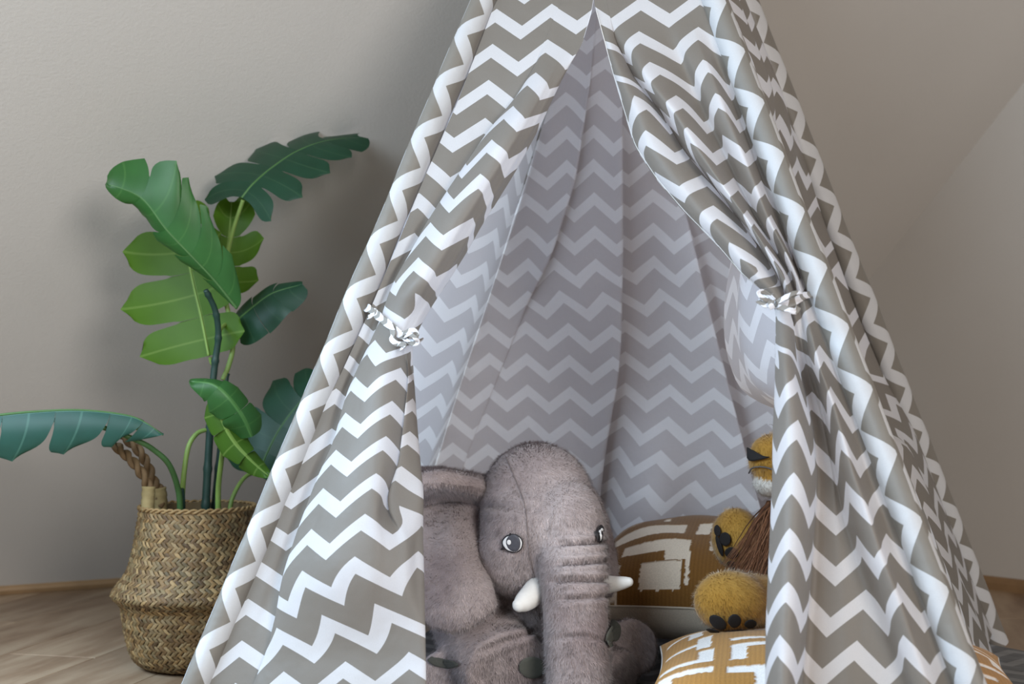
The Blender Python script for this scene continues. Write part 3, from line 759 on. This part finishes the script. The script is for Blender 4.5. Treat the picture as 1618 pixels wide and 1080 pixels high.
def cushion(label, loc, rz, tilt, size, thick, rects, brown, white, n=220, name='cushion', roll=0.0):
    root = empty(name, loc, label, 'cushion')
    R_ = Matrix.Rotation(rz, 4, 'Z') @ Matrix.Rotation(tilt, 4, 'X') @ Matrix.Rotation(roll, 4, 'Y')
    g = np.linspace(-1, 1, n); X, Y = np.meshgrid(g, g)
    Zp = (np.clip(1-np.abs(X)**2.6, 0, 1)*np.clip(1-np.abs(Y)**2.6, 0, 1))**0.52
    cx = X*(1-0.05*(1-Y*Y)*np.abs(X)**3)*size[0]/2; cy = Y*(1-0.05*(1-X*X)*np.abs(Y)**3)*size[1]/2
    U, Vv = (X+1)/2, (Y+1)/2
    wob = np.array([noise.noise(Vector((a*60, b_*60, 2))) for a, b_ in zip(U.ravel(), Vv.ravel())]).reshape(U.shape)*0.006
    mask = np.zeros_like(U, bool)
    for a, b_, c2, d in rects: mask |= (U+wob > a) & (U+wob < c2) & (Vv+wob > b_) & (Vv+wob < d)
    for side in (1, -1):
        Z = side*Zp*thick/2
        rel = np.where(mask, 0.0, 0.0022) if side > 0 else 0
        fold = 0.004*np.sin(X*9+Y*5)*Zp*0.6
        pts = np.stack([cx, cy, Z+rel+fold], -1).reshape(-1, 3)
        pts = np.array([R_ @ Vector(q) for q in pts])+np.array(loc)
        rib = (1+0.10*np.sin(U*size[0]*900))[..., None] if side > 0 else 1.0
        colr = np.where(mask[..., None], np.array(white), np.array(brown)*rib) if side > 0 else np.tile(np.array(white)*0.92, (n, n, 1))
        if side > 0: mesh('cover_front', pts, gridfaces(n, n), M_PILLOW, root, col=colr.reshape(-1, 3))
        else:
            st = 4; ii = np.arange(0, n, st); ii = np.append(ii, n-1) if ii[-1] != n-1 else ii
            sel = np.ix_(ii, ii); mesh('cover_back', pts.reshape(n, n, 3)[sel].reshape(-1, 3), gridfaces(len(ii), len(ii), flip=True), M_PILLOW, root, col=colr[sel].reshape(-1, 3))
    vv, ff = [], []; ring = [(cx[0, j], cy[0, j]) for j in range(0, n, 8)]+[(cx[j, -1], cy[j, -1]) for j in range(0, n, 8)]+[(cx[-1, j], cy[-1, j]) for j in range(n-1, 0, -8)]+[(cx[j, 0], cy[j, 0]) for j in range(n-1, 0, -8)]
    ring.append(ring[0])
    tube(vv, ff, [(R_ @ Vector((a, b_, 0)))+Vector(loc) for a, b_ in ring], 0.0022, 6)
    mesh('piping', vv, ff, simple('cushion_piping', tuple(x*0.75 for x in white), 0.9), root)
    return root
BR, WH = (0.17, 0.080, 0.020), (0.66, 0.57, 0.46)
# maze of pale bars as on the visible corner of the back cushion
big = [(0.06, 0.36, 0.42, 0.52), (0.115, 0.06, 0.130, 0.30), (0.17, 0.19, 0.46, 0.285), (0.12, 0.0, 0.175, 0.13), (0.265, 0.02, 0.435, 0.125), (0.36, 0.13, 0.46, 0.19), (0.452, 0.03, 0.468, 0.18), (0.47, 0.36, 0.53, 0.52),
       (0.54, 0.2, 0.56, 0.6), (0.60, 0.15, 0.62, 0.6), (0.05, 0.64, 0.2, 0.68), (0.2, 0.76, 0.6, 0.80), (0.30, 0.60, 0.33, 0.7), (0.76, 0.3, 0.95, 0.4), (0.8, 0.5, 0.95, 0.9), (0.4, 0.88, 0.7, 0.92), (0.66, 0.05, 0.69, 0.5), (0.75, 0.05, 0.95, 0.2)]
c1 = P(1122, 940, 2.70)
cushion('cushion with bold brown and cream bars lying behind the elephant', (c1.x, 2.74, 0.170), math.radians(-14), math.radians(9), (0.44, 0.40), 0.205, big, BR, WH)
BR2, WH2 = (0.36, 0.185, 0.050), (0.74, 0.72, 0.70)
c2 = P(1314, 1078, 2.17)
front = pattern_fn(11, 5, 0.22)
cushion('ribbed ochre and white patterned cushion under the lion foot', (c2.x, 2.17, 0.092), math.radians(-10), math.radians(2), (0.545, 0.40), 0.138, front, BR2, WH2)

# ================================================================== PLAY MAT
pm_root_v, pm_f = [], []
mA = [(-0.36, 2.20), (0.60, 1.90), (0.98, 2.28), (1.30, 2.30), (0.93, 2.90), (-0.15, 3.14)]
mv = [(x, y, 0.001) for x, y in mA]+[(x, y, 0.018) for x, y in mA]
mv += [(x*0.994+0.003, y*0.994+0.015, 0.022) for x, y in mA]
nA = len(mA)
mf = [tuple(range(2*nA, 3*nA))]+[tuple(reversed(range(nA)))]+[(r*nA+i, r*nA+(i+1) % nA, (r+1)*nA+(i+1) % nA, (r+1)*nA+i) for r in range(2) for i in range(nA)]
mt = mesh('play_mat', mv, mf, M_MAT, smooth=False, uv=[(a[0], a[1]*0.8) for a in mv])
mt['label'] = 'black and charcoal chevron floor mat under the tent'; mt['category'] = 'mat'
# ================================================================== PLUSH LION
LY = 2.36
def Lp(px, py, dY=0): return P(px, py, LY+dY)
lm = PXM(LY)
lion = empty('plush_lion', (Lp(1300, 900).x, LY+0.06, 0), 'golden plush lion with brown mane sitting behind the right flap', 'stuffed toy')
v, f = [], []
def ll(px, py, dY, rx, rz, ry): ellipsoid(v, f, Lp(px, py, dY), (rx*lm, ry, rz*lm), None, 24, 16)
ll(1262, 715, 0.02, 50, 54, 0.062)          # skull
ll(1226, 728, 0.0, 44, 38, 0.045)           # muzzle
ll(1228, 712, 0.0, 42, 28, 0.045)           # upper lip / nose bridge
ll(1275, 880, 0.06, 58, 100, 0.075)          # body
ll(1265, 800, 0.04, 42, 60, 0.06)           # neck
ll(1222, 764, 0.0, 32, 22, 0.040)           # chin
ll(1278, 975, 0.07, 66, 100, 0.08)         # seat
def llimb(pts):
    q = crom([tuple(Lp(a, b, c))+(r*lm,) for a, b, c, r in pts], 6)
    q[:, 2] = np.maximum(q[:, 2], q[:, 3]*0.9+0.006)
    tube(v, f, [Vector(k_[:3]) for k_ in q], [k_[3] for k_ in q], 20)
llimb([(1275, 950, 0.06, 54), (1245, 955, 0.0, 50), (1200, 952, -0.05, 46), (1165, 950, -0.085, 44)])     # near hind leg
llimb([(1275, 900, 0.13, 48), (1245, 870, 0.15, 46), (1200, 858, 0.14, 42), (1180, 854, 0.13, 38)])       # far hind leg
llimb([(1268, 830, 0.01, 40), (1262, 880, -0.03, 34), (1258, 930, -0.05, 32)])                             # arm
ellipsoid(v, f, Lp(1155, 950, -0.095), (57*lm, 0.050, 47*lm), None, 24, 16)   # near foot
ellipsoid(v, f, Lp(1164, 851, 0.13), (0.040, 0.052, 52*lm), Matrix.Rotation(0.5, 3, 'Z'), 24, 16)      # far foot
for e_, dy_ in ((1250, -0.02), (1256, 0.06)): ll(e_, 668, dy_, 11, 14, 0.014)                                                    # ears
LV, LT = solidmesh(v, f, 0.005, 6); LN = vnormals(LV, LT)
def lcol(q):
    a = noise.noise(Vector((q[0]*14, q[1]*14, q[2]*14+8))); k_ = min(1, max(0, 0.5+0.7*a))
    d = Vector(q)-CAMP; z = d.dot(_fw); x_ = 809+FPX*d.x/z; y_ = 540-FPX*d.dot(_up)/z
    c = np.array((0.45, 0.225, 0.030))*(1-k_)+np.array((0.62, 0.37, 0.085))*k_
    if 1170 < x_ < 1262 and y_ > 753+(x_-1190)*0.22 and y_ < 800 and q[1] < LY+0.05: c = np.array((0.72, 0.68, 0.62))
    return c
M_LFUR = attr_mat('golden_plush', 0.85, 0.15, 0.3)
fur_mesh('body', LV, LT, LN, 42000, 0.0075, 0.0009, down_comb((0.3, 0, 0)), lcol, M_LFUR, lion, 7)
Lb = bvh_of(LV, LT)
M_PAD = simple('black_velvet_pad', (0.013, 0.011, 0.011), 0.8, 0.2, 120)
for out in (ell(1136, 979, 14, 8.5, 0.6), ell(1160, 977, 9.5, 9.5, 0.9), ell(1183, 981, 9, 6, -0.15), ell(1129, 991, 10, 3.2, 0.25), ell(1168, 993, 23, 3.6, -0.03),
            ell(1138, 839, 4.6, 8.5, -0.1), ell(1149, 851, 8, 10, -0.1), ell(1158, 871, 9.5, 8.5, 0.2), ell(1159, 888, 7.5, 5.5, 0.5), ell(1141, 861, 3.2, 16, -0.3)):
    patch('paw_pad', Lb, out, 0.0065, M_PAD, lion)
patch('nose', Lb, [(1187, 708), (1196, 713), (1208, 720), (1218, 722), (1206, 726), (1192, 728), (1187, 724)], 0.006, M_PAD, lion, 0.003)
surf_line('mouth', Lb, [(1186, 748), (1192, 738), (1206, 736), (1222, 740)], M_DARKSEAM, lion, 0.0014, 0.005)
for ex in (1245,): patch('eye', Lb, ell(ex, 690, 6, 7), 0.007, M_PAD, lion)
# mane: long combed strands round the head
def strands(name, n, root_fn, parent, mat, cols, width, seed):
    rng = random.Random(seed); vv, ff, cc = [], [], []
    for i in range(n):
        p, d, L = root_fn(rng); p = Vector(p); d = Vector(d).normalized(); w = width*(0.6+0.8*rng.random())
        sd = d.cross(Vector((0.2, -1, 0.1))).normalized()
        b0 = len(vv); c = cols[rng.randrange(len(cols))]; kk = 0.7+0.6*rng.random()
        g = Vector((rng.uniform(-.35, .35), rng.uniform(-.2, .1), -0.55)); wv = rng.uniform(0, 2)+p.x*60
        for s_ in range(7):
            t = s_/6; q = p + d*L*t + g*L*t*t*0.7 + sd*math.sin(t*5+wv)*0.006*t + Vector((0, -1, 0))*math.cos(t*4+wv)*0.004*t; ww = w*(1-0.8*t)
            vv += [q-sd*ww, q+sd*ww]; cc += [tuple(x*kk for x in c)]*2
            if s_: a = b0+2*(s_-1); ff.append((a, a+1, a+3, a+2))
    return mesh(name, vv, ff, mat, parent, col=cc)
HC = Lp(1272, 718, 0.03)
def mane_root(rng):
    a = rng.uniform(0, 2*math.pi); rr = rng.uniform(0.040, 0.062)
    x = rng.uniform(-0.02, 0.025)
    p = HC + Vector((x-0.02*max(0, math.sin(a)), math.cos(a)*rr, math.sin(a)*rr*(0.72 if math.sin(a) > 0 else 1.05)))
    if rng.random() < 0.45:       # the beard and chest
        p = Lp(rng.uniform(1212, 1270), rng.uniform(790, 850), rng.uniform(-0.03, 0.07)); return p, (-0.15+rng.uniform(-.75, .45), rng.uniform(-.6, .1), -0.8), rng.uniform(0.06, 0.105)
    return p, (0.05+rng.uniform(-.25, .2), math.cos(a)*1.1, min(math.sin(a), 0.1)*1.1), rng.uniform(0.03, 0.055)*(0.5 if math.sin(a) > 0 else 1)
M_MANE = attr_mat('brown_mane_hair', 0.6, 0.3)
mane = strands('mane', 9000, mane_root, lion, M_MANE, [(0.16, 0.07, 0.035), (0.22, 0.10, 0.05), (0.10, 0.045, 0.025), (0.28, 0.14, 0.075)], 0.0011, 5)
mane['kind'] = 'stuff'

# ================================================================== BASKET
BX, BY = P(311, 1000, 2.75).x, 2.75
basket = empty('belly_basket', (BX, BY, 0), 'woven seagrass belly basket holding the monstera', 'basket')
bc = Vector((BX, BY, 0)); bpm = PXM(BY)
def bz(py): return P(311, py, BY).z
prof = [(1049, 72), (1047, 84), (1036, 97), (1020, 104), (1000, 109), (985, 112), (965, 115), (954, 116), (946, 123), (936, 131), (928, 129), (920, 123), (908, 114), (895, 107), (875, 101), (855, 97), (830, 93), (812, 90), (800, 89)]
pr = crom([(r*bpm, max(bz(y), 0.002)) for y, r in prof], 6)
seglen = np.concatenate([[0], np.cumsum(np.linalg.norm(np.diff(pr, axis=0), axis=1))])
def at_len(s_): return np.interp(s_, seglen, pr[:, 0]), np.interp(s_, seglen, pr[:, 1])
M_WEAVE = attr_mat('seagrass_strands', 0.6, 0.3, 0.0, 0.25, 260)
vv = [Vector((BX, BY, 0))+Vector((math.cos(2*math.pi*k/48)*(r-0.004), math.sin(2*math.pi*k/48)*(r-0.004), z)) for r, z in list(pr)+[(pr[-1][0]-0.006, pr[-1][1]), (pr[-1][0]-0.007, 0.05)] for k in range(48)]
mesh('basket_wall', vv, gridfaces(len(vv)//48, 48, wrap=True), simple('dark_seagrass', (0.10, 0.065, 0.03), 0.8), basket)
# strands of the braid: short pillows leaning left and right row by row
rng = random.Random(21); vv, ff, cc = [], [], []
rowh = 0.0086; s_ = 0.006; row = 0
cols = [(0.235, 0.14, 0.055), (0.19, 0.11, 0.042), (0.30, 0.195, 0.085), (0.15, 0.085, 0.035), (0.27, 0.185, 0.09), (0.20, 0.14, 0.065)]
while s_ < seglen[-1]-0.002:
    r, z = at_len(s_); nst = int(2*math.pi*r/0.0105)
    lean = 0.0054 if row % 2 else -0.0054
    for k in range(nst):
        th = 2*math.pi*(k+0.5*(row % 2))/nst + rng.uniform(-.006, .006)
        if math.sin(th) > 0.35: continue          # far side, against the wall behind: plain
        c = cols[rng.randrange(6)]; kk = rng.uniform(0.42, 0.95); b0 = len(vv)
        hw, hh = 0.0044*rng.uniform(.85, 1.1), rowh*0.72; lift = rng.uniform(0.0, 0.0012)
        for a in (-1, 0, 1):
            for e in (-1, 0, 1):
                rr, zz = at_len(min(max(s_+e*hh, 0), seglen[-1]))
                t2 = th + (a*hw + e*lean)/r
                bulge = 0.0036*(1-0.75*a*a)*(1-0.75*e*e)+lift-0.002
                vv.append(bc+Vector((math.cos(t2)*(rr+bulge), math.sin(t2)*(rr+bulge), zz))); cc.append(tuple(x*kk for x in c))
        ff += gridfaces(3, 3, b0, flip=True)
    s_ += rowh; row += 1
w_ = mesh('weave', vv, ff, M_WEAVE, basket, col=cc); w_['kind'] = 'stuff'
# rim braid
vv, ff = [], []
rr, zz = pr[-1]
for ph in (0, math.pi):
    tube(vv, ff, [bc+Vector((math.cos(2*math.pi*k/160)*(rr+0.002*math.cos(k*0.9+ph)), math.sin(2*math.pi*k/160)*(rr+0.002*math.cos(k*0.9+ph)), zz+0.003*math.sin(k*0.9+ph))) for k in range(161)], 0.0026, 6)
mesh('rim', vv, ff, simple('seagrass_rim', (0.22, 0.14, 0.06), 0.7, 0.3, 120), basket)
# twisted handle
M_ROPE = simple('brown_seagrass_rope', (0.115, 0.072, 0.035), 0.8, 0.35, 90); M_WRAP = simple('handle_binding', (0.24, 0.19, 0.09), 0.8, 0.25, 90)
hp = crom([tuple(P(a, b, c)) for a, b, c in ((234, 800, 2.71), (234, 770, 2.70), (222, 745, 2.69), (206, 725, 2.69), (190, 710, 2.70), (176, 694, 2.73), (184, 682, 2.76), (203, 696, 2.77), (222, 715, 2.77), (233, 735, 2.77), (243, 760, 2.77), (252, 775, 2.77), (254, 800, 2.77))], 10)
vv, ff = [], []
for ph in (0, math.pi):
    pts = []
    for i in range(len(hp)):
        t = Vector(hp[min(i+1, len(hp)-1)]-hp[max(i-1, 0)]).normalized(); a = t.orthogonal().normalized(); a = (Vector((0, -1, 0))-t*Vector((0, -1, 0)).dot(t)).normalized(); b_ = t.cross(a)
        an = i*0.42+ph; pts.append(Vector(hp[i])+(a*math.cos(an)+b_*math.sin(an))*0.0052)
    tube(vv, ff, pts, 0.0056, 8)
hd = mesh('handle', vv, ff, M_ROPE, basket)
for pts in (((233, 806, 2.695), (234, 786, 2.695), (235, 768, 2.695)), ((254, 806, 2.775), (254, 786, 2.772), (252, 770, 2.77))):
    vv, ff = [], []
    tube(vv, ff, crom([tuple(P(*q)) for q in pts], 5), [0.0125+0.0008*math.sin(k_*2.2) for k_ in range(11)], 10)
    mesh('binding', vv, ff, M_WRAP, hd)

# ================================================================== MONSTERA
plant = empty('monstera_plant', (BX, BY, 0.2), 'artificial monstera with large split green leaves in the basket', 'plant')
def leaf_mat(name, top_c, under, vein, spec=0.28):
    m, nt, b = newmat(name)
    a = N(nt, 'ShaderNodeUVMap', uv_map='UVMap').outputs[0]; s = N(nt, 'ShaderNodeSeparateXYZ'); nt.links.new(a, s.inputs[0])
    tc = N(nt, 'ShaderNodeTexCoord').outputs['Object']; f_ = noise_node(nt, 22, 4, tc)
    # pale midrib and side veins drawn along the leaf's own coordinates
    mid = math_node(nt, 'LESS_THAN', s.outputs[1], 0.022)
    vn = math_node(nt, 'LESS_THAN', math_node(nt, 'ABSOLUTE', math_node(nt, 'SUBTRACT', math_node(nt, 'FRACT', s.outputs[0]), 0.5)), 0.022)
    vm = math_node(nt, 'MAXIMUM', mid, math_node(nt, 'MULTIPLY', vn, 0.45))
    fc = mixcol(nt, f_, tuple(x*0.55 for x in top_c), tuple(x*1.0 for x in top_c))
    uc = mixcol(nt, f_, tuple(x*0.7 for x in under), tuple(x*1.0 for x in under))
    geo = N(nt, 'ShaderNodeNewGeometry')
    c = mixcol(nt, geo.outputs['Backfacing'], fc, uc); c = mixcol(nt, vm, c, vein)
    nt.links.new(c, b.inputs['Base Color']); b.inputs['Roughness'].default_value = 0.42; b.inputs['Specular IOR Level'].default_value = spec
    t = N(nt, 'ShaderNodeBsdfTranslucent'); nt.links.new(mixcol(nt, 0.5, c, (0.25, 0.5, 0.03)), t.inputs[0])
    mx = N(nt, 'ShaderNodeMixShader'); mx.inputs[0].default_value = 0.18
    nt.links.new(b.outputs[0], mx.inputs[1]); nt.links.new(t.outputs[0], mx.inputs[2])
    nt.links.new(mx.outputs[0], nt.nodes['Material Output'].inputs[0]); return m
LM_GREEN = leaf_mat('leaf_fresh_green', (0.030, 0.120, 0.030), (0.10, 0.20, 0.025), (0.055, 0.15, 0.04))
LM_DARK = leaf_mat('leaf_deep_green', (0.012, 0.055, 0.032), (0.10, 0.17, 0.02), (0.03, 0.075, 0.04))
LM_PALE = leaf_mat('leaf_pale_underside', (0.050, 0.115, 0.014), (0.060, 0.135, 0.012), (0.14, 0.22, 0.05), 0.12)
LM_BLUE = leaf_mat('leaf_blue_green', (0.022, 0.085, 0.068), (0.13, 0.24, 0.02), (0.07, 0.17, 0.13))
M_RIBG = simple('leaf_rib_green', (0.17, 0.27, 0.06), 0.5, 0.2)
M_RIBD = simple('leaf_rib_dark', (0.05, 0.12, 0.035), 0.5, 0.2)
def lobe_width(t):
    return (math.sin(math.pi*min(1, (t*0.93+0.07))**0.72))**0.62
def leaf(mids, normal, wl, wr, mat, nl=5, notch=0.42, sweep=0.45, foldl=0.0, foldr=0.0, droop=0.25, gap=0.16, name='leaf', flip=False, rib=True, curl=0.0, grad=1.2, cuts=True, gapl=None, gapr=None, taper=0.0):
    """split leaf: lobes on both sides of a midrib; mids = (px,py,Y) from stalk to tip"""
    q = crom([tuple(P(*m_)) for m_ in mids], 10); nq = len(q)
    tl = np.linspace(0, 1, nq); L = np.linalg.norm(np.diff(q, axis=0), axis=1).sum()
    nv = Vector(normal).normalized()
    vv, ff, uv = [], [], []
    def M_(t): return Vector([np.interp(min(max(t, 0), 1), tl, q[:, k_]) for k_ in range(3)])
    for sd, wid, fold, gp_ in ((-1, wl, foldl, gapl if gapl is not None else gap), (1, wr, foldr, gapr if gapr is not None else gap)):
        for i in range(nl):
            t0, t1 = i/nl, (i+1)/nl; b0 = len(vv); nr, nt_ = 15, 9
            for a in range(nr):
                r = a/(nr-1)
                sh = max(0, (r-notch)/(1-notch)) if cuts else 0
                g = gp_*(0.25+0.75*sh) if sh > 0 else 0
                # rounded lobe end
                rnd = math.sqrt(1-0.88*max(0, (r-0.62)/0.38)**2.4) if cuts and i < nl-1 else 1
                for e in range(nt_):
                    x = e/(nt_-1); xc = 0.5+(x-0.5)*(1-g*1.0)*rnd
                    t = t0+(t1-t0)*xc
                    T = (M_(t+0.02)-M_(t-0.02)).normalized(); n2 = (nv-T*nv.dot(T)).normalized(); S = T.cross(n2)*sd
                    w = wid*lobe_width(t)*(1-taper*(1-t))
                    ang = fold+droop*r*1.4
                    out = S*math.cos(ang)-n2*math.sin(ang)
                    back = sweep+grad*(t-0.5)
                    p = M_(t)+out*w*r*(1-0.10*sh*abs(x-0.5)*2)+T*(w*r*r*back)
                    p += n2*(0.006*math.sin((xc-0.5)*math.pi)*r*(1 if cuts else 0.3))
                    if curl: p += n2*(-curl*w*r*r)
                    vv.append(p); uv.append((xc*0.98+0.01, r*wid/0.1*0.6))
            ff += gridfaces(nr, nt_, b0, flip=(sd > 0) != flip)
    o = mesh(name, vv, ff, mat, plant, uv=uv)
    if rib:
        rv, rf = [], []; tube(rv, rf, [Vector(a)-nv*(0.0008 if not flip else -0.0008) for a in q], [0.0030*(1-0.75*k_/nq) for k_ in range(nq)], 6); mesh('midrib', rv, rf, M_RIBG if mat is LM_PALE else M_RIBD, o)
    return o
# big fresh leaf, upper left, folded along its midrib
leaf([(374, 487, 2.68), (338, 442, 2.655), (300, 402, 2.635), (262, 362, 2.625), (222, 312, 2.625), (168, 290, 2.63)], (-0.45, -0.80, 0.40), 0.062, 0.150, LM_GREEN, nl=5, notch=0.52, foldl=0.50, foldr=-0.05, droop=0.14, gapl=0.06, gapr=0.12, sweep=0.75, grad=-0.75, taper=0.62)
# deep green leaf, upper right, seen from above
leaf([(382, 312, 2.78), (400, 290, 2.79), (430, 264, 2.82), (470, 238, 2.86), (515, 222, 2.90), (568, 216, 2.95)], (-0.10, -0.60, 0.79), 0.150, 0.105, LM_DARK, nl=5, notch=0.28, foldl=0.05, foldr=0.05, droop=0.14, gap=0.30, sweep=0.28, grad=1.5)
# pale leaf turned away, middle
leaf([(330, 562, 2.79), (318, 500, 2.80), (302, 430, 2.815), (292, 365, 2.83), (300, 315, 2.85)], (0.10, 0.97, 0.15), 0.098, 0.150, LM_PALE, nl=4, notch=0.30, foldl=0.0, foldr=0.1, droop=0.1, gap=0.20, sweep=0.12, grad=0.5)
# pale leaf behind the fork
leaf([(352, 462, 2.87), (357, 420, 2.88), (362, 375, 2.89), (366, 318, 2.90)], (-0.2, 0.95, 0.2), 0.075, 0.055, LM_PALE, nl=3, notch=0.40, droop=0.15, gap=0.24, sweep=0.5)
# small dark leaf pointing right
leaf([(372, 508, 2.82), (400, 484, 2.81), (432, 462, 2.80), (478, 449, 2.80)], (-0.15, -0.80, 0.60), 0.034, 0.070, LM_DARK, nl=3, droop=0.2, gap=0.0, sweep=0.25, cuts=False)
# curled bright leaf, low in front: its blade rolls over the midrib
leaf([(398, 690, 2.60), (385, 660, 2.585), (362, 628, 2.575), (335, 606, 2.575), (300, 603, 2.58)], (-0.10, -0.80, 0.55), 0.050, 0.042, LM_GREEN, nl=3, notch=0.75, foldl=0.15, foldr=0.25, droop=0.30, gap=0.08, sweep=0.1, grad=0.3, rib=False)
leaf([(344, 632, 2.60), (352, 665, 2.60), (372, 700, 2.60), (398, 728, 2.60), (426, 753, 2.60)], (0.25, -0.90, 0.20), 0.036, 0.040, LM_PALE, nl=3, notch=0.8, foldl=0.2, foldr=0.3, droop=0.3, gap=0.05, sweep=0.1, grad=0.2, rib=False)
# dark leaf half behind the tent
leaf([(408, 752, 2.84), (422, 715, 2.84), (445, 672, 2.85), (478, 630, 2.86), (505, 600, 2.87)], (-0.15, -0.85, 0.5), 0.11, 0.12, LM_DARK, nl=4, notch=0.5, droop=0.1, gap=0.14, sweep=0.2, grad=0.8)
# long leaf arching out of frame to the left
leaf([(-70, 668, 2.56), (-10, 656, 2.57), (60, 649, 2.58), (130, 647, 2.59), (200, 655, 2.60), (232, 668, 2.605), (258, 687, 2.61)], (0.05, -0.35, 0.93), 0.10, 0.088, LM_BLUE, nl=5, notch=0.35, foldl=0.35, foldr=0.75, droop=0.35, gap=0.12, sweep=-0.35, grad=0.3)
# stems and stalks
M_STEMD = simple('dark_cane', (0.012, 0.034, 0.026), 0.45, 0.3, 60); M_STEMG = simple('green_stalk', (0.13, 0.20, 0.045), 0.5, 0.25, 40); M_STEMP = simple('dark_green_stalk', (0.035, 0.085, 0.025), 0.5, 0.25, 40)
def stem(pts, r0, r1, mat, name='stem', nodes=False):
    q = crom([tuple(P(*k_)) for k_ in pts], 10); vv, ff = [], []; n = len(q)
    rad = [r0+(r1-r0)*i/(n-1)+(0.0016*math.exp(-(((i % 9)-4)/0.8)**2) if nodes else 0) for i in range(n)]
    tube(vv, ff, q, rad, 9); return mesh(name, vv, ff, mat, plant)
stem([(324, 815, 2.74), (327, 760, 2.74), (331, 690, 2.74), (335, 620, 2.74), (340, 570, 2.74), (345, 530, 2.735), (340, 490, 2.72), (325, 458, 2.70)], 0.0082, 0.0052, M_STEMD, nodes=True)
stem([(338, 815, 2.77), (343, 760, 2.77), (350, 690, 2.77), (352, 640, 2.775), (358, 590, 2.785)], 0.0075, 0.0055, M_STEMD, nodes=True)
stem([(352, 600, 2.78), (362, 575, 2.785), (368, 545, 2.79), (362, 500, 2.80), (352, 450, 2.80), (358, 410, 2.80), (368, 365, 2.79), (384, 316, 2.78)], 0.0052, 0.0040, M_STEMG)
stem([(345, 815, 2.70), (345, 770, 2.69), (350, 725, 2.66), (353, 700, 2.625)], 0.0056, 0.0045, M_STEMG)
stem([(288, 812, 2.72), (288, 785, 2.72), (291, 745, 2.715), (298, 705, 2.72), (312, 684, 2.73), (330, 678, 2.74)], 0.0056, 0.0042, M_STEMG)
stem([(285, 812, 2.70), (282, 775, 2.69), (268, 735, 2.66), (245, 712, 2.64), (215, 695, 2.62), (150, 672, 2.60), (60, 662, 2.585), (-70, 668, 2.56)], 0.0060, 0.0040, M_STEMP)
stem([(362, 815, 2.78), (366, 790, 2.785), (378, 765, 2.80), (392, 750, 2.82), (410, 745, 2.84)], 0.0046, 0.0038, M_STEMG)
stem([(340, 560, 2.74), (336, 575, 2.76), (332, 566, 2.79)], 0.004, 0.0038, M_STEMG)
stem([(345, 530, 2.735), (352, 515, 2.78), (372, 505, 2.82)], 0.004, 0.0036, M_STEMG)
stem([(286, 815, 2.71), (286, 790, 2.705), (285, 772, 2.70)], 0.0085, 0.0075, M_STEMD)
# filler in the basket
vv = [bc+Vector((math.cos(2*math.pi*k/40)*r, math.sin(2*math.pi*k/40)*r, z)) for r, z in ((0.098, 0.235), (0.098, 0.275), (0.06, 0.280), (0.001, 0.282)) for k in range(40)]
mesh('moss', vv, gridfaces(4, 40, wrap=True), simple('dark_moss', (0.03, 0.028, 0.015), 0.95, 0.4, 80, bmp=0.5), plant)
